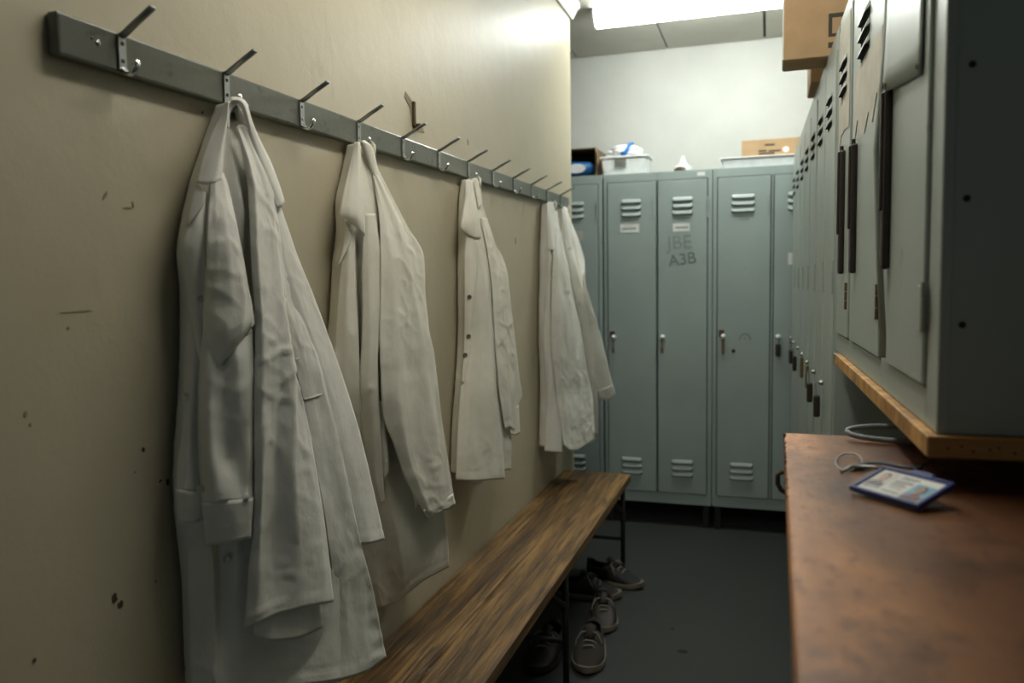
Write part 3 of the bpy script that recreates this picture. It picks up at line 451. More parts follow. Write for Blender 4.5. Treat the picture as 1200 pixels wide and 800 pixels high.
# ------------------------------------------------------------------ ceiling lights
def ceiling_light(label, loc, length, mt, rz=0.0):
    t = thing('ceiling_light', label, 'light', loc, rz)
    L2 = length/2
    bm = bmesh.new(); box(bm, -L2, L2, -0.055, 0.055, 0.045, 0.0695, 0.004)
    link('housing', bm, 'white_metal', t)
    bm = bmesh.new(); n = 12; rings = []
    for x, s in ((-L2+0.012, 0.93), (-L2+0.016, 1), (L2-0.016, 1), (L2-0.012, 0.93)):
        rings.append([bm.verts.new((x, -s*0.07*math.cos(PI*k/n), 0.048-s*0.062*math.sin(PI*k/n))) for k in range(n+1)])
    for A, B in zip(rings, rings[1:]):
        for k in range(n): bm.faces.new((A[k], A[k+1], B[k+1], B[k]))
        bm.faces.new((A[n], A[0], B[0], B[n]))
    bm.faces.new(rings[0][::-1]); bm.faces.new(rings[-1]); bmesh.ops.recalc_face_normals(bm, faces=bm.faces)
    link('diffuser', bm, mt, t, smooth=False)
    for sx in (-1, 1):
        bm = bmesh.new(); n = 12; pr = [(-0.073*math.cos(PI*k/n), 0.048-0.066*math.sin(PI*k/n)) for k in range(n+1)]
        slab(bm, [(sx*(L2-0.012), y, z) for y, z in pr], (sx, 0, 0), 0.012)
        link('end_cap', bm, 'plastic_white', t)
    return t
ceiling_light('long glowing fluorescent batten on the ceiling above the far lockers', (-0.215, 4.03, 2.63), 1.25, 'tube_far')
ceiling_light('second fluorescent batten on the ceiling over the near end of the room', NEAR_LIGHT_AT, 1.25, 'tube_near', NEAR_LIGHT_RZ)

# added cool fill lamp behind the camera, lifts the shaded faces
dl = bpy.data.lights.new('cool_fill_lamp', 'AREA'); dl.shape = 'RECTANGLE'; dl.size = 0.9; dl.size_y = 1.9
dl.energy = FILL_LIGHT; dl.color = (0.62, 0.86, 1.0)
do = bpy.data.objects.new('cool_fill_lamp', dl); COL.objects.link(do); do.location = (0.15, -2.35, 1.1); do.rotation_euler = (PI/2, 0, 0)

# ------------------------------------------------------------------ coat rail with its twelve hooks
def railz(y): return 1.6895+0.0103*(y-0.85)
rail = thing('coat_rail', 'long grey painted coat rail with twelve metal hooks on the left wall', 'coat rail', (WX, 0.85, 1.69))
bm = bmesh.new(); box(bm, 0.0005, 0.020, -0.005, 2.86, -0.029, 0.029, 0.004, 2)
for v in bm.verts: v.co.z += 0.0103*v.co.y; v.co.z = v.co.z if v.co.y < 1 else (v.co.z-0.0103*v.co.y)*0.86+0.0103*v.co.y
link('board', bm, 'rail', rail)
bm = bmesh.new(); lathe(bm, [(0.004, 0.0), (0.004, 0.001), (0.002, 0.002)], 10, (0.020, 0.062, 0.004), (1, 0, 0)); lathe(bm, [(0.002, 0.0), (0.002, 0.001), (0.001, 0.002)], 8, (0.020, 0.052, 0.008), (1, 0, 0))
link('screw', bm, 'chrome', rail)
HOOK_Y = [0.954+0.2352*i for i in range(12)]
for i, hy in enumerate(HOOK_Y):
    y = hy-0.85; z = 0.0103*y
    bm = bmesh.new(); box(bm, 0.0202, 0.0232, y-0.008, y+0.008, z-0.026, z+0.027, 0.001)
    hk = link('coat_hook', bm, 'steel', rail)
    # upper prong: leaves the top of the plate, slants outwards and up
    bm = bmesh.new()
    a = V((0.0215, y, z+0.024)); d = V((0.068, -0.010, 0.030))
    path = [a, a+0.12*d+V((0, 0, -0.001)), a+0.5*d, a+d]
    tube(bm, path, [0.0072, 0.0070, 0.0066, 0.0068], 8, flat=0.5)
    link('prong', bm, 'steel', hk, smooth=True)
    bm = bmesh.new()
    a = V((0.0215, y, z-0.023))
    path = [a, a+V((0.006, 0, -0.006)), a+V((0.013, 0, -0.008)), a+V((0.020, 0, -0.005)), a+V((0.025, 0, 0.002)), a+V((0.027, 0, 0.010))]
    tube(bm, path, [0.0066, 0.0066, 0.0064, 0.006, 0.0055, 0.0058], 8, flat=0.6)
    link('lower_hook', bm, 'chrome', hk, smooth=True)
    bm = bmesh.new()
    for zz in (-0.012, 0.013): lathe(bm, [(0.0032, 0), (0.0028, 0.001), (0.001, 0.0016)], 8, (0.0232, y, z+zz), (1, 0, 0))
    link('screw', bm, 'rust' if i < 2 else 'steel', hk)

# ------------------------------------------------------------------ coats
def hermite(xs, ys, x):
    """monotone-ish cubic through (xs, ys)"""
    n = len(xs)
    if n == 1: return ys[0]
    i = 0
    while i < n-2 and x > xs[i+1]: i += 1
    h = xs[i+1]-xs[i] or 1e-6; t = min(1.0, max(0.0, (x-xs[i])/h))
    d = (ys[i+1]-ys[i])/h
    def slope(k):
        if k == 0 or k == n-1: return None
        h0 = xs[k]-xs[k-1] or 1e-6; h1 = xs[k+1]-xs[k] or 1e-6
        d0 = (ys[k]-ys[k-1])/h0; d1 = (ys[k+1]-ys[k])/h1
        return 0.0 if d0*d1 <= 0 else 2*d0*d1/(d0+d1)
    m0 = slope(i); m1 = slope(i+1)
    if m0 is None: m0 = d
    if m1 is None: m1 = d
    t2 = t*t; t3 = t2*t
    return (2*t3-3*t2+1)*ys[i]+(t3-2*t2+t)*h*m0+(-2*t3+3*t2)*ys[i+1]+(t3-t2)*h*m1
def sheet(cols, closed, wr, seed, org, step=0.0065, hem=0.0):
    """cloth drawn over fold lines: every column is one fold running from the hook down to the hem"""
    cols = [[V((a/1e4, b/1e4, c/1e4)) for a, b, c in col] for col in cols]
    hmax = max(sum((c[q+1]-c[q]).length for q in range(len(c)-1)) for c in cols)
    nv = max(3, int(hmax/step))
    grid = []
    for j in range(nv+1):
        t = j/nv; row = []
        for c in cols:
            if closed == 2:
                fr = [0.0]
                for q in range(len(c)-1): fr.append(fr[-1]+(c[q+1]-c[q]).length)
                fr = [q/fr[-1] for q in fr]
                row.append(V([hermite(fr, [p[i] for p in c], t) for i in range(3)])); continue
            z0, z1 = c[0].z, c[-1].z; H = (z0-z1) or 1e-6
            fr = [(z0-p.z)/H for p in c]
            z = z0-t*H
            row.append(V((hermite(fr, [p.x for p in c], t), hermite(fr, [p.y for p in c], t), z)))
        grid.append(row)
    pucker = wr > 9
    if pucker: wr -= 10
    ribbon = closed == 2
    closed = closed == 1
    if closed:                                   # the far side of the garment, against the wall
        for row in grid:
            r, l = row[-1], row[0]
            dx = r.x-WX
            row.append(V((WX+dx*0.72, r.y+0.030, r.z))); row.append(V((WX+max(0.012, dx*0.30), r.y+0.050, r.z)))
            row.append(V((WX+0.010, r.y*0.55+l.y*0.45+0.02, r.z))); row.append(V((WX+0.010, l.y+0.015, l.z)))
    wid = max(sum((row[k+1]-row[k]).length for k in range(len(row)-1)) for row in grid)
    seg = max(2, min(12, int(round(wid/(len(grid[0])-1)/step))))
    bm = bmesh.new(); vg = []; edge = []
    m = len(grid[0])
    for j, row in enumerate(grid):
        out = []
        if closed: pts = row+[row[0]]
        else: pts = row
        ln = [0.0]
        for k in range(len(pts)-1): ln.append(ln[-1]+(pts[k+1]-pts[k]).length+1e-5)
        for k in range(len(pts)-1):
            for q in range(seg):
                x = ln[k]+(ln[k+1]-ln[k])*q/seg
                out.append(V((hermite(ln, [p.x for p in pts], x), hermite(ln, [p.y for p in pts], x), hermite(ln, [p.z for p in pts], x)))*0.42+pts[k].lerp(pts[k+1], q/seg)*0.58)
        if not closed: out.append(pts[-1].copy())
        vg.append([bm.verts.new(p-org) for p in out])
    nn = len(vg[0])
    for j in range(nv):
        for k in range(nn if closed else nn-1):
            k2 = (k+1) % nn
            bm.faces.new((vg[j][k], vg[j+1][k], vg[j+1][k2], vg[j][k2]))
    if closed:
        try: bm.faces.new(vg[0])
        except Exception: pass
    bm.normal_update()
    s = sum((f.normal.dot(V((0.6, -0.8, 0)))*f.calc_area() for f in bm.faces)) if not closed else 0
    if closed:
        s = sum(f.normal.dot(V((0.6, -0.8, 0)))*f.calc_area() for f in bm.faces if f.calc_center_median().x+org.x > WX+0.05)
    if s < 0: bmesh.ops.reverse_faces(bm, faces=list(bm.faces))
    bm.normal_update()
    sd = V((seed*3.7, seed*1.3, seed*7.1))
    move = []
    for j in range(nv+1):
        fj = min(1.0, min(j, nv-j)/3.0)*0.7+0.3
        ft = min(1.0, j/(nv*0.25+1e-6))*0.75+0.25   # calmer where the cloth hangs taut from the hook
        for k in range(nn):
            fk = 1.0 if closed else min(1.0, min(k, nn-1-k)/2.0)*0.75+0.25
            v = vg[j][k]; w = v.co+org
            a = noise.noise(V((w.x*13, w.y*13, w.z*5))+sd)
            b = noise.noise(V((w.x*27+w.z*6, w.y*27, w.z*15))+sd*2)
            c = 1-abs(noise.noise(V((w.x*20-w.z*9, w.y*20+w.z*5, w.z*17))+sd*3))
            c2 = noise.noise(V((w.x*60, w.y*60, w.z*45))+sd)
            e = 1-abs(noise.noise(V((w.x*38+w.z*14, w.y*38-w.z*12, w.z*30))+sd*5))
            g = max(0.0, 0.30+noise.noise(w*6+sd))
            h = 0.0026*a+0.0014*b+0.0022*max(0.0, c-0.84)/0.16*g+0.0012*max(0.0, e-0.86)/0.14*g+0.0004*c2
            if pucker:
                ed = max(0.0, 1-(nn-1-k)/(nn*0.55)); lo = min(1.0, max(0.0, (j/nv-0.62)/0.12))
                h += 0.0030*ed*lo*noise.noise(V((w.y*14+w.z*38, w.z*24-w.y*22, 3.0)))
            dh = w.z-(vg[nv][k].co.z+org.z)
            hm = (0.0003 if dh < hem-0.002 else -0.0011*math.exp(-((dh-hem)/0.0035)**2)) if hem else 0.0
            move.append((v, v.normal*(h*wr*fj*fk*ft+hm)))
    for v, d in move:
        v.co += d
        if v.co.x+org.x < WX+0.004: v.co.x = WX+0.004-org.x
    return bm
def coat_part(name, sh, mat, parent, org, seed):
    bm = sheet(sh[3], sh[1], sh[2], seed, org, hem=0.022 if name in ('body', 'sleeve', 'back_panel', 'front_panel') and sh[3][0][0][2]-sh[3][0][-1][2] > 2200 else 0.010 if name == 'cuff' else 0.0)
    o = link(name, bm, mat, parent, smooth=True)
    md = o.modifiers.new('thickness', 'SOLIDIFY'); md.thickness = 0.0012; md.offset = -1.0
    return o
coat_info = [
    ('white_coat', 'long white work coat nearest the camera with a button-cuff sleeve', 'cloth', 1),
    ('white_coat', 'cream coat on the fourth hook with a wide loose sleeve hanging over its skirt', 'cloth_warm', 3),
    ('white_coat', 'shorter off-white jacket hanging alone in the middle of the rail', 'cloth_warm', 6),
    ('white_coat', 'crumpled white jacket on the second hook from the far end of the rail', 'cloth_cool', 10),
    ('white_coat', 'farthest white jacket on the last hook with its sleeve sticking out over the lockers', 'cloth_cool', 11)]
for ci, (nm, lab, mt, hk) in enumerate(coat_info):
    org = V((WX+0.05, HOOK_Y[hk], COATS[ci]['s'][0][3][-1][-1][2]/1e4))
    t = thing(nm, lab, 'coat', org, 0, 'work coats on the rail')
    parts = {}
    for si, sh in enumerate(COATS[ci]['s']):
        o = coat_part(sh[0], sh, mt, t, org, ci*31+si+1)
        parts.setdefault(sh[0], o)
    dk = ci == 2
    for b in COATS[ci]['b']:
        c = V(b)/1e4-org
        bm = bmesh.new(); ax = V((0.72, -0.69, 0.05)).normalized()
        rr = 0.0062 if ci == 0 else 0.0075
        lathe(bm, [(rr*0.9, -0.001), (rr, 0.0008), (rr*0.92, 0.0026), (rr*0.72, 0.0028), (rr*0.62, 0.0018), (rr*0.2, 0.0016)], 14, c, ax)
        link('button', bm, 'dark_button' if dk else 'button', t, smooth=True)
    # loop by which the coat hangs on the lower hook
    bm = bmesh.new(); h = V((WX+0.052, HOOK_Y[hk], 1.69+0.0103*(HOOK_Y[hk]-0.85)-0.026))-org
    tube(bm, [h+V((-0.002, 0.0, -0.03)), h+V((-0.004, 0.004, -0.008)), h+V((0.0, 0.006, 0.004)), h+V((0.006, 0.004, -0.006)), h+V((0.008, 0.0, -0.032))], 0.004, 6, flat=0.4)
    link('hanging_loop', bm, mt, t, smooth=True)

# ------------------------------------------------------------------ bench
bench = thing('bench', 'long low worn wooden bench against the left wall under the coats', 'bench', (-0.755, 2.2, 0))
bm = bmesh.new()
BW0, BW1, BY0, BY1 = -0.160, 0.157, -1.6, 1.425
nx, ny = 14, 200; rnd = random.Random(3)
def bench_top(u, w):
    x = BW0+(BW1-BW0)*u; y = BY0+(BY1-BY0)*w
    z = 0.45 + 0.0012*noise.noise(V((x*9, y*2.2, 4.0)))
    cr = abs(x-(0.012+0.02*noise.noise(V((1.3, y*1.7, 0.2)))))            # the long split in the board
    depth = max(0.0, noise.noise(V((5.5, y*1.1+0.55, 1.0)))+0.30)
    z -= max(0.0, 1-cr/0.0075)*0.012*min(1, depth*3)
    for k, (cx, ph) in enumerate(((-0.09, 2.0), (0.085, 7.0), (-0.03, 11.0), (0.12, 4.0))):
        z -= max(0.0, 1-abs(x-cx-0.012*noise.noise(V((ph, y*2.0, 0))))/0.006)*0.003*max(0, noise.noise(V((ph, y*2.4, 3)))+0.15)
    return V((x, y, z))
us = [i/90 for i in range(91)]
top = [[bm.verts.new(bench_top(u, j/ny)) for u in us] for j in range(ny+1)]
bot = [[bm.verts.new((BW0+(BW1-BW0)*u, BY0+(BY1-BY0)*j/ny, 0.418)) for u in (0, 1)] for j in range(ny+1)]
for j in range(ny):
    for i in range(len(us)-1): bm.faces.new((top[j][i], top[j][i+1], top[j+1][i+1], top[j+1][i]))
    bm.faces.new((bot[j][0], top[j][0], top[j+1][0], bot[j+1][0])); bm.faces.new((top[j][-1], bot[j][1], bot[j+1][1], top[j+1][-1]))
    bm.faces.new((bot[j][1], bot[j][0], bot[j+1][0], bot[j+1][1]))
bm.faces.new([bot[0][0], bot[0][1]]+top[0][::-1]); bm.faces.new([bot[ny][1], bot[ny][0]]+top[ny])
# worn, rounded corners at the far end
for row in top[-2:]:
    for i, v in enumerate(row):
        if i < 4 or i > len(us)-7: v.co.y -= 0.008
for fc in bm.faces:
    zc = min(v.co.z for v in fc.verts)
    if abs(fc.normal.z) > 0.2 and 0.43 < zc < 0.4482: fc.material_index = 1
bm.normal_update()
link('seat', bm, ['bench', 'bench_crack'], bench)
for ly in (1.36, 0.27, -1.2):
    for x in (-0.135, 0.130):
        bm = bmesh.new(); tube(bm, [(x, ly, 0.010), (x, ly, 0.417)], 0.011, 10)
        lg = link('leg', bm, 'black_metal', bench, smooth=True)
        bm = bmesh.new(); lathe(bm, [(0.014, 0), (0.014, 0.018), (0.011, 0.022)], 10, (x, ly, 0))
        link('foot', bm, 'black_metal', lg)
    bm = bmesh.new(); tube(bm, [(-0.135, ly, 0.16), (0.13, ly, 0.16)], 0.009, 8); link('crossbar', bm, 'black_metal', bench, smooth=True)
    bm = bmesh.new(); s = -1
    tube(bm, [(0.130, ly, 0.285), (0.125, ly-0.03, 0.30), (0.10, ly-0.14, 0.385), (0.10, ly-0.18, 0.415)], 0.010, 8)
    link('brace', bm, 'black_metal', bench, smooth=True)

# ------------------------------------------------------------------ lockers
def louver(w, h=0.020, proud=0.009):
    """one pressed louvre: a hood with a dark slot under its lip (front faces local -y)"""
    bm = bmesh.new(); n = 6; rings = []
    for x, s in ((-w/2, 0.0), (-w/2+0.006, 0.75), (-w/2+0.012, 1.0), (w/2-0.012, 1.0), (w/2-0.006, 0.75), (w/2, 0.0)):
        rings.append([bm.verts.new((x, -s*proud*math.sin(PI/2*k/n), h/2-h*k/n*(0.6+0.4*s))) for k in range(n+1)])
    for A, B in zip(rings, rings[1:]):
        for k in range(n): bm.faces.new((A[k], A[k+1], B[k+1], B[k]))
        f = bm.faces.new((A[n], B[n], bm.verts.new((B[0].co.x, 0.0, -h/2)), bm.verts.new((A[0].co.x, 0.0, -h/2)))); f.material_index = 1
    box(bm, -w/2+0.004, w/2-0.004, -0.0012, 0.001, -h/2-0.0055, -h/2+0.002, mi=1)
    return bm
def louvers(door, xc, zs, w, mt):
    first = None
    for z in zs:
        if first is None:
            first = link('louver', louver(w), [mt, 'slot'], door, smooth=False); o = first
        else:
            o = first.copy(); COL.objects.link(o)
        o.location = (xc, LFACE, z)
LFACE = -0.0052
def locker_unit(name, label, loc, rz, w, h, d, zb, doors, mt, z_lo, z_hi, group, plinth=True):
    """front in the local plane y=0 facing -y, x to the right, floor at local z=0"""
    t = thing(name, label, 'locker', loc, rz, group)
    bm = bmesh.new(); T = 0.006
    box(bm, 0, T, 0.002, d, zb, h, 0.0015); box(bm, w-T, w, 0.002, d, zb, h, 0.0015)
    box(bm, T, w-T, 0.002, d, h-T, h); box(bm, T, w-T, 0.002, d, zb, zb+T); box(bm, T, w-T, d-T, d, zb+T, h-T)
    # front frame round the doors
    xs = [0]+[v for dd in doors for v in dd]+[w]
    for i in range(0, len(xs), 2): box(bm, xs[i]+0.0005, xs[i+1]-0.0005, 0.0, 0.014, zb, h, 0.0012)
    for a, b in doors:
        box(bm, a-0.001, b+0.001, 0.0, 0.014, zb, z_lo, 0.0012); box(bm, a-0.001, b+0.001, 0.0, 0.014, z_hi, h, 0.0012)
    for a, b in doors: box(bm, a-0.001, b+0.001, 0.0142, 0.016, z_lo-0.001, z_hi+0.001, mi=1)
    link('body', bm, [mt, 'slot'], t)
    if plinth:
        bm = bmesh.new(); box(bm, 0.01, w-0.01, 0.10, d-0.02, 0, zb); link('plinth', bm, 'slot', t)
        for x in (0.012, w-0.046):
            bm = bmesh.new(); box(bm, x, x+0.034, 0.004, 0.044, 0.0, zb, 0.002); link('foot', bm, 'black_metal', t)
    out = []
    for a, b in doors:
        g = 0.0042
        bm = bmesh.new(); box(bm, a+g, b-g, -0.005, 0.010, z_lo+g, z_hi-g, 0.002)
        out.append(link('door', bm, mt, t))
    return t, out
def hinge(door, x, z, h=0.06, mt='locker', y=-0.006):
    bm = bmesh.new()
    for k in range(3): lathe(bm, [(0.0042, 0.0), (0.0042, h/3-0.001)], 8, (x, y, z-h/2+k*h/3))
    link('hinge', bm, mt, door)
def lock_knob(door, x, z, key=None, plate=True, plate_mt='rust', k=1.0, knob_mt='knob'):
    if plate:
        bm = bmesh.new(); box(bm, x-0.022, x+0.006, LFACE-0.002, LFACE+0.001, z-0.004, z+0.034, 0.003); link('lock_plate', bm, plate_mt, door)
    bm = bmesh.new(); lathe(bm, [(0.014*k, 0), (0.014*k, 0.006*k), (0.011*k, 0.014*k), (0.010*k, 0.020*k), (0.005*k, 0.022*k)], 14, (x, LFACE-0.001, z), (0, -1, 0))
    link('lock', bm, knob_mt, door, smooth=True)
    if key == 'key':
        bm = bmesh.new(); box(bm, x-0.0015, x+0.0015, LFACE-0.034, LFACE-0.020, z-0.006, z+0.006); tube(bm, [(x, LFACE-0.026, z-0.008), (x+0.002, LFACE-0.024, z-0.03), (x-0.002, LFACE-0.015, z-0.055)], 0.0025, 6)
        box(bm, x-0.008, x+0.005, LFACE-0.016, LFACE-0.012, z-0.085, z-0.055, 0.002)
        link('hanging_key', bm, 'brass', door)
    if key == 'latch':
        bm = bmesh.new(); box(bm, x-0.007, x+0.007, LFACE-0.012, LFACE, z-0.095, z-0.01, 0.004); link('latch', bm, 'brass', door)
    if key == 'fob':
        bm = bmesh.new(); tube(bm, [(x, LFACE-0.022, z), (x, LFACE-0.020, z-0.035)], 0.004, 6); link('shackle', bm, 'chrome', door)
        bm = bmesh.new(); box(bm, x-0.013, x+0.013, LFACE-0.026, LFACE-0.008, z-0.10, z-0.035, 0.006, 2); link('key_fob', bm, 'dark_handle', door)
def paper_label(door, x, z, w, h, scribble=True, mt='paper'):
    bm = bmesh.new(); box(bm, x-w/2, x+w/2, LFACE-0.0012, LFACE, z-h/2, z+h/2); l = link('name_label', bm, mt, door, label='white paper label')
    if scribble:
        bm = bmesh.new(); xx = x-w*0.36; rnd = random.Random(int(x*1000)); s = LFACE-0.0016
        while xx < x+w*0.34:
            ww = 0.004+0.004*rnd.random(); hh = 0.006+0.004*rnd.random(); box(bm, xx, xx+ww, s, LFACE-0.001, z-hh/2-0.001, z+hh/2-0.001); xx += ww+0.0018
        link('illegible_writing', bm, 'pencil', l)
XF = Matrix.Rotation(PI/2, 4, 'X')      # text plane -> facing local -y
def write(door, text, size, x, z, mt, rot=0.0, lift=0.0012):
    lettering(text, size, mt, door, Matrix.Translation((x, LFACE-lift+0.0006, z)) @ XF @ Matrix.Rotation(rot, 4, 'Z'), th=0.0004)

FY = 4.33
grp = 'tall lockers along the far end'
LOZ, HIZ = 0.182, 1.880
TOPL = [1.776, 1.741, 1.706]; BOTL = [0.362, 0.327, 0.292]
# unit at the left, half behind the wall end
ux = -1.445
tA, dA = locker_unit('locker', 'far grey locker unit at the left, half hidden behind the wall end', (ux, FY, 0), 0, 0.578, 1.925, 0.48, 0.125, [(0.018, 0.288), (0.290, 0.558)], 'locker', LOZ, HIZ, grp)
for d, xc in zip(dA, (0.153, 0.424)):
    louvers(d, xc, TOPL, 0.105, 'locker'); louvers(d, xc, BOTL, 0.105, 'locker')
paper_label(dA[1], 0.42, 1.600, 0.10, 0.05, False, 'paper_old'); hinge(dA[1], 0.550, 1.73, 0.11); lock_knob(dA[1], 0.315, 1.037)
lock_knob(dA[0], 0.04, 1.037)
ux = -0.857
tB, dB = locker_unit('locker', 'middle far grey locker unit with A3B scrawled on its right door', (ux, FY, 0), 0, 0.578, 1.925, 0.48, 0.125, [(0.018, 0.288), (0.291, 0.556)], 'locker', LOZ, HIZ, grp)
for d, xc in zip(dB, (0.150, 0.424)):
    louvers(d, xc, TOPL, 0.108, 'locker'); louvers(d, xc, BOTL, 0.115, 'locker')
paper_label(dB[0], 0.142, 1.630, 0.103, 0.046); paper_label(dB[1], 0.418, 1.626, 0.088, 0.042, True)
write(dB[1], 'JBE', 0.10, 0.408, 1.545, 'pencil_faint', 0.05); write(dB[1], 'A3B', 0.085, 0.423, 1.455, 'pencil', 0.12)
write(dB[1], '101', 0.028, 0.42, 1.668, 'pencil_faint')
hinge(dB[0], 0.270, 1.73, 0.11); hinge(dB[1], 0.553, 1.73, 0.11)
lock_knob(dB[0], 0.052, 1.037, 'key'); lock_knob(dB[1], 0.319, 1.039, 'key', plate=False)
bm = nb(0.500, 0.540, -0.0015, 0.0002, 1.893, 1.912); link('sticker', bm, 'paper', tB)
ux = -0.275
tC, dC = locker_unit('locker', 'far grey locker unit at the right, running behind the right-hand bank', (ux, FY, 0), 0, 0.570, 1.925, 0.48, 0.125, [(0.020, 0.292), (0.302, 0.552)], 'locker', LOZ, HIZ, grp)
for d, xc in zip(dC, (0.152, 0.43)):
    louvers(d, xc, TOPL, 0.118, 'locker'); louvers(d, xc, BOTL, 0.120, 'locker')
write(dC[0], '103', 0.034, 0.156, 1.660, 'pencil_faint')
hinge(dC[0], 0.278, 1.73, 0.10)
lock_knob(dC[0], 0.054, 1.046, 'latch')
lock_knob(dC[1], 0.330, 1.045, 'fob', plate=False)
bm = bmesh.new()
for k in range(7):
    a = PI*(0.05+0.9*k/6); lathe(bm, [(0.005, 0), (0.005, 0.001)], 7, (0.165+0.026*math.cos(a), LFACE, 1.030+0.030*math.sin(a)), (0, -1, 0))
lathe(bm, [(0.004, 0), (0.004, 0.001)], 7, (0.165, LFACE, 1.035), (0, -1, 0))
link('vent_holes', bm, 'pencil', dC[0])
bm = bmesh.new(); lathe(bm, [(0.010, 0), (0.008, 0.002), (0.003, 0.003)], 10, (0.107, LFACE, 0.970), (0, -1, 0)); link('bolt', bm, 'dark_handle', dC[0])
bm = nb(0.375, 0.425, LFACE-0.0012, LFACE, 1.418, 1.478); lb = link('name_label', bm, 'paper', dC[1])
bm = nb(0.396, 0.416, LFACE-0.002, LFACE-0.001, 1.438, 1.456); link('red_mark', bm, 'red', lb, label='red mark')

# right-hand bank: front plane leans very slightly off the room's axis
BX, BYN, BA = 0.19, 1.025, 0.02
BRZ = -PI/2+math.atan(BA)
def bank(y, z=0.0): return (BX-BA*(y-BYN), y, z)
edges = [4.31, 3.70, 3.09, 2.79, 2.20]
labs = ['right-hand tall locker unit farthest back, meeting the far lockers', 'right-hand tall locker unit between the farthest one and the single one',
        'single-door tall locker in the right-hand row', 'right-hand tall locker unit closest to the camera, just past the hanging cabinet']
for i in range(4):
    y1, y0 = edges[i], edges[i+1]; w = (y1-y0)/math.cos(math.atan(BA))-0.002
    if i == 2: ds = [(0.012, w-0.012)]
    else: ds = [(0.014, w/2-0.004), (w/2+0.004, w-0.012)]
    t, ds_ = locker_unit('tall_locker', labs[i], bank(y1), BRZ, w, 1.98, 0.50, 0.12, ds, 'locker_warm', 0.18, 1.93, 'tall lockers along the right side')
    for (a, b), d in zip(ds, ds_):
        xc = (a+b)/2
        louvers(d, xc, [1.832, 1.800, 1.768], 0.11, 'locker_warm'); louvers(d, xc, [0.36, 0.325, 0.29], 0.11, 'locker_warm')
        lock_knob(d, a+0.045, 1.045, 'fob' if (i+int(a*10)) % 2 else 'latch', plate=False, k=0.55, knob_mt='steel')
        hinge(d, b-0.008, 1.35, 0.09, 'locker_warm'); hinge(d, b-0.008, 0.5, 0.09, 'locker_warm')

# near locker cabinet, hung over the wooden board
NH = 1.98; NB = 1.1652
y1 = 2.165; NW = y1-BYN
def lx(y): return (y1-y)
doorsN = [(lx(2.130), lx(1.885)), (lx(1.850), lx(1.440)), (lx(1.368), lx(1.085))]
tN, dN = locker_unit('locker_cabinet', 'nearest grey locker cabinet standing on the yellow wooden board', bank(y1), BRZ, NW, NH, 0.50, NB, doorsN, 'locker_warm', 1.210, 1.945, 'lockers above the board', False)
# side panel towards the camera: bolt holes and slot
sx = NW
for dy, z in ((0.027, 1.586), (0.025, 1.437), (0.024, 1.293), (0.26, 1.60), (0.26, 1.30)):
    bm = bmesh.new(); lathe(bm, [(0.0042, 0), (0.0042, 0.0006)], 10, (sx, dy, z), (1, 0, 0)); link('bolt_hole', bm, 'slot', tN)
bm = nb(sx-0.0002, sx+0.0006, 0.0015, 0.0055, 1.610, 1.650); link('side_slot', bm, 'dark_handle', tN)
bm = nb(sx-0.0005, sx+0.001, 0.0005, 0.012, NB, NH, 0.0006); link('side_flange', bm, 'locker_warm', tN)
for d, (a, b), hz in zip(dN, doorsN, ((1.357, 1.634), (1.357, 1.618), (1.36, 1.634))):
    louvers(d, (a+b)/2-(0.02 if b-a > 0.35 else 0), [1.842, 1.812, 1.782], 0.12, 'locker_warm')
# long dark pulls
for d, y, ya, z0, z1 in ((dN[0], 1.978, 1.995, 1.357, 1.638), (dN[1], 1.762, 1.785, 1.357, 1.618), (dN[2], 1.352, 1.372, 1.361, 1.634)):
    x = lx(y)
    bm = bmesh.new(); box(bm, x-0.014, x+0.012, -0.017, LFACE+0.001, z0, z1, 0.005, 2); box(bm, x-0.006, x+0.006, -0.021, -0.016, z0+0.09, z1-0.004, 0.002)
    p = link('door_pull', bm, 'dark_handle', d, label='long dark vertical pull strip')
    bm = bmesh.new(); lathe(bm, [(0.004, 0), (0.004, 0.010)], 8, (x, -0.012, z1-0.001)); link('pull_pin', bm, 'dark_handle', p)
hinge(dN[2], lx(1.080), 1.312, 0.062, 'steel'); hinge(dN[1], lx(1.450), 1.308, 0.06, 'rust'); hinge(dN[0], lx(1.90), 1.308, 0.06, 'rust')
for d, x in ((dN[1], lx(1.475)), (dN[2], lx(1.098))):
    bm = nb(x-0.018, x+0.010, -0.0075, LFACE+0.0005, 1.280, 1.338, 0.001); link('hinge_leaf', bm, 'locker_warm', d)
# torn papers left on the two far doors, and the loose sheet over the near door
def ragged(x0, x1, z0, z1, n, seed, jag):
    r = random.Random(seed); pts = [(x0, z1), (x1, z1-0.006)]
    for k in range(n+1):
        u = 1-k/n; pts.append((x0+(x1-x0)*u, z0+jag*(r.random()-0.3)))
    return pts
for d, x0, x1, z0, z1, sd, jag, mt in ((dN[0], lx(2.115), lx(1.90), 1.665, 1.935, 5, 0.035, 'paper_old'), (dN[1], lx(1.805), lx(1.450), 1.630, 1.765, 8, 0.05, 'paper_old')):
    bm = bmesh.new(); slab(bm, [(x, LFACE-0.0012, z) for x, z in ragged(x0, x1, z0, z1, 7, sd, jag)], (0, 1, 0), 0.0008)
    link('torn_poster', bm, mt, d, label='torn remains of an old paper notice')
bm = bmesh.new(); n = 14; rows = []
for j in range(9):
    v = j/8; row = []
    for i in range(n+1):
        u = i/n
        x = lx(1.372)+(lx(1.115)-lx(1.372))*u
        zl = 1.634+(1.600-1.634)*u; z = 1.915+(zl-1.915)*v
        y = LFACE-0.002-0.004*max(0, 1-u*2.5)**2*(0.3+0.7*v)-0.005*v*v*(1-u*0.4)
        row.append(bm.verts.new((x, y, z)))
    rows.append(row)
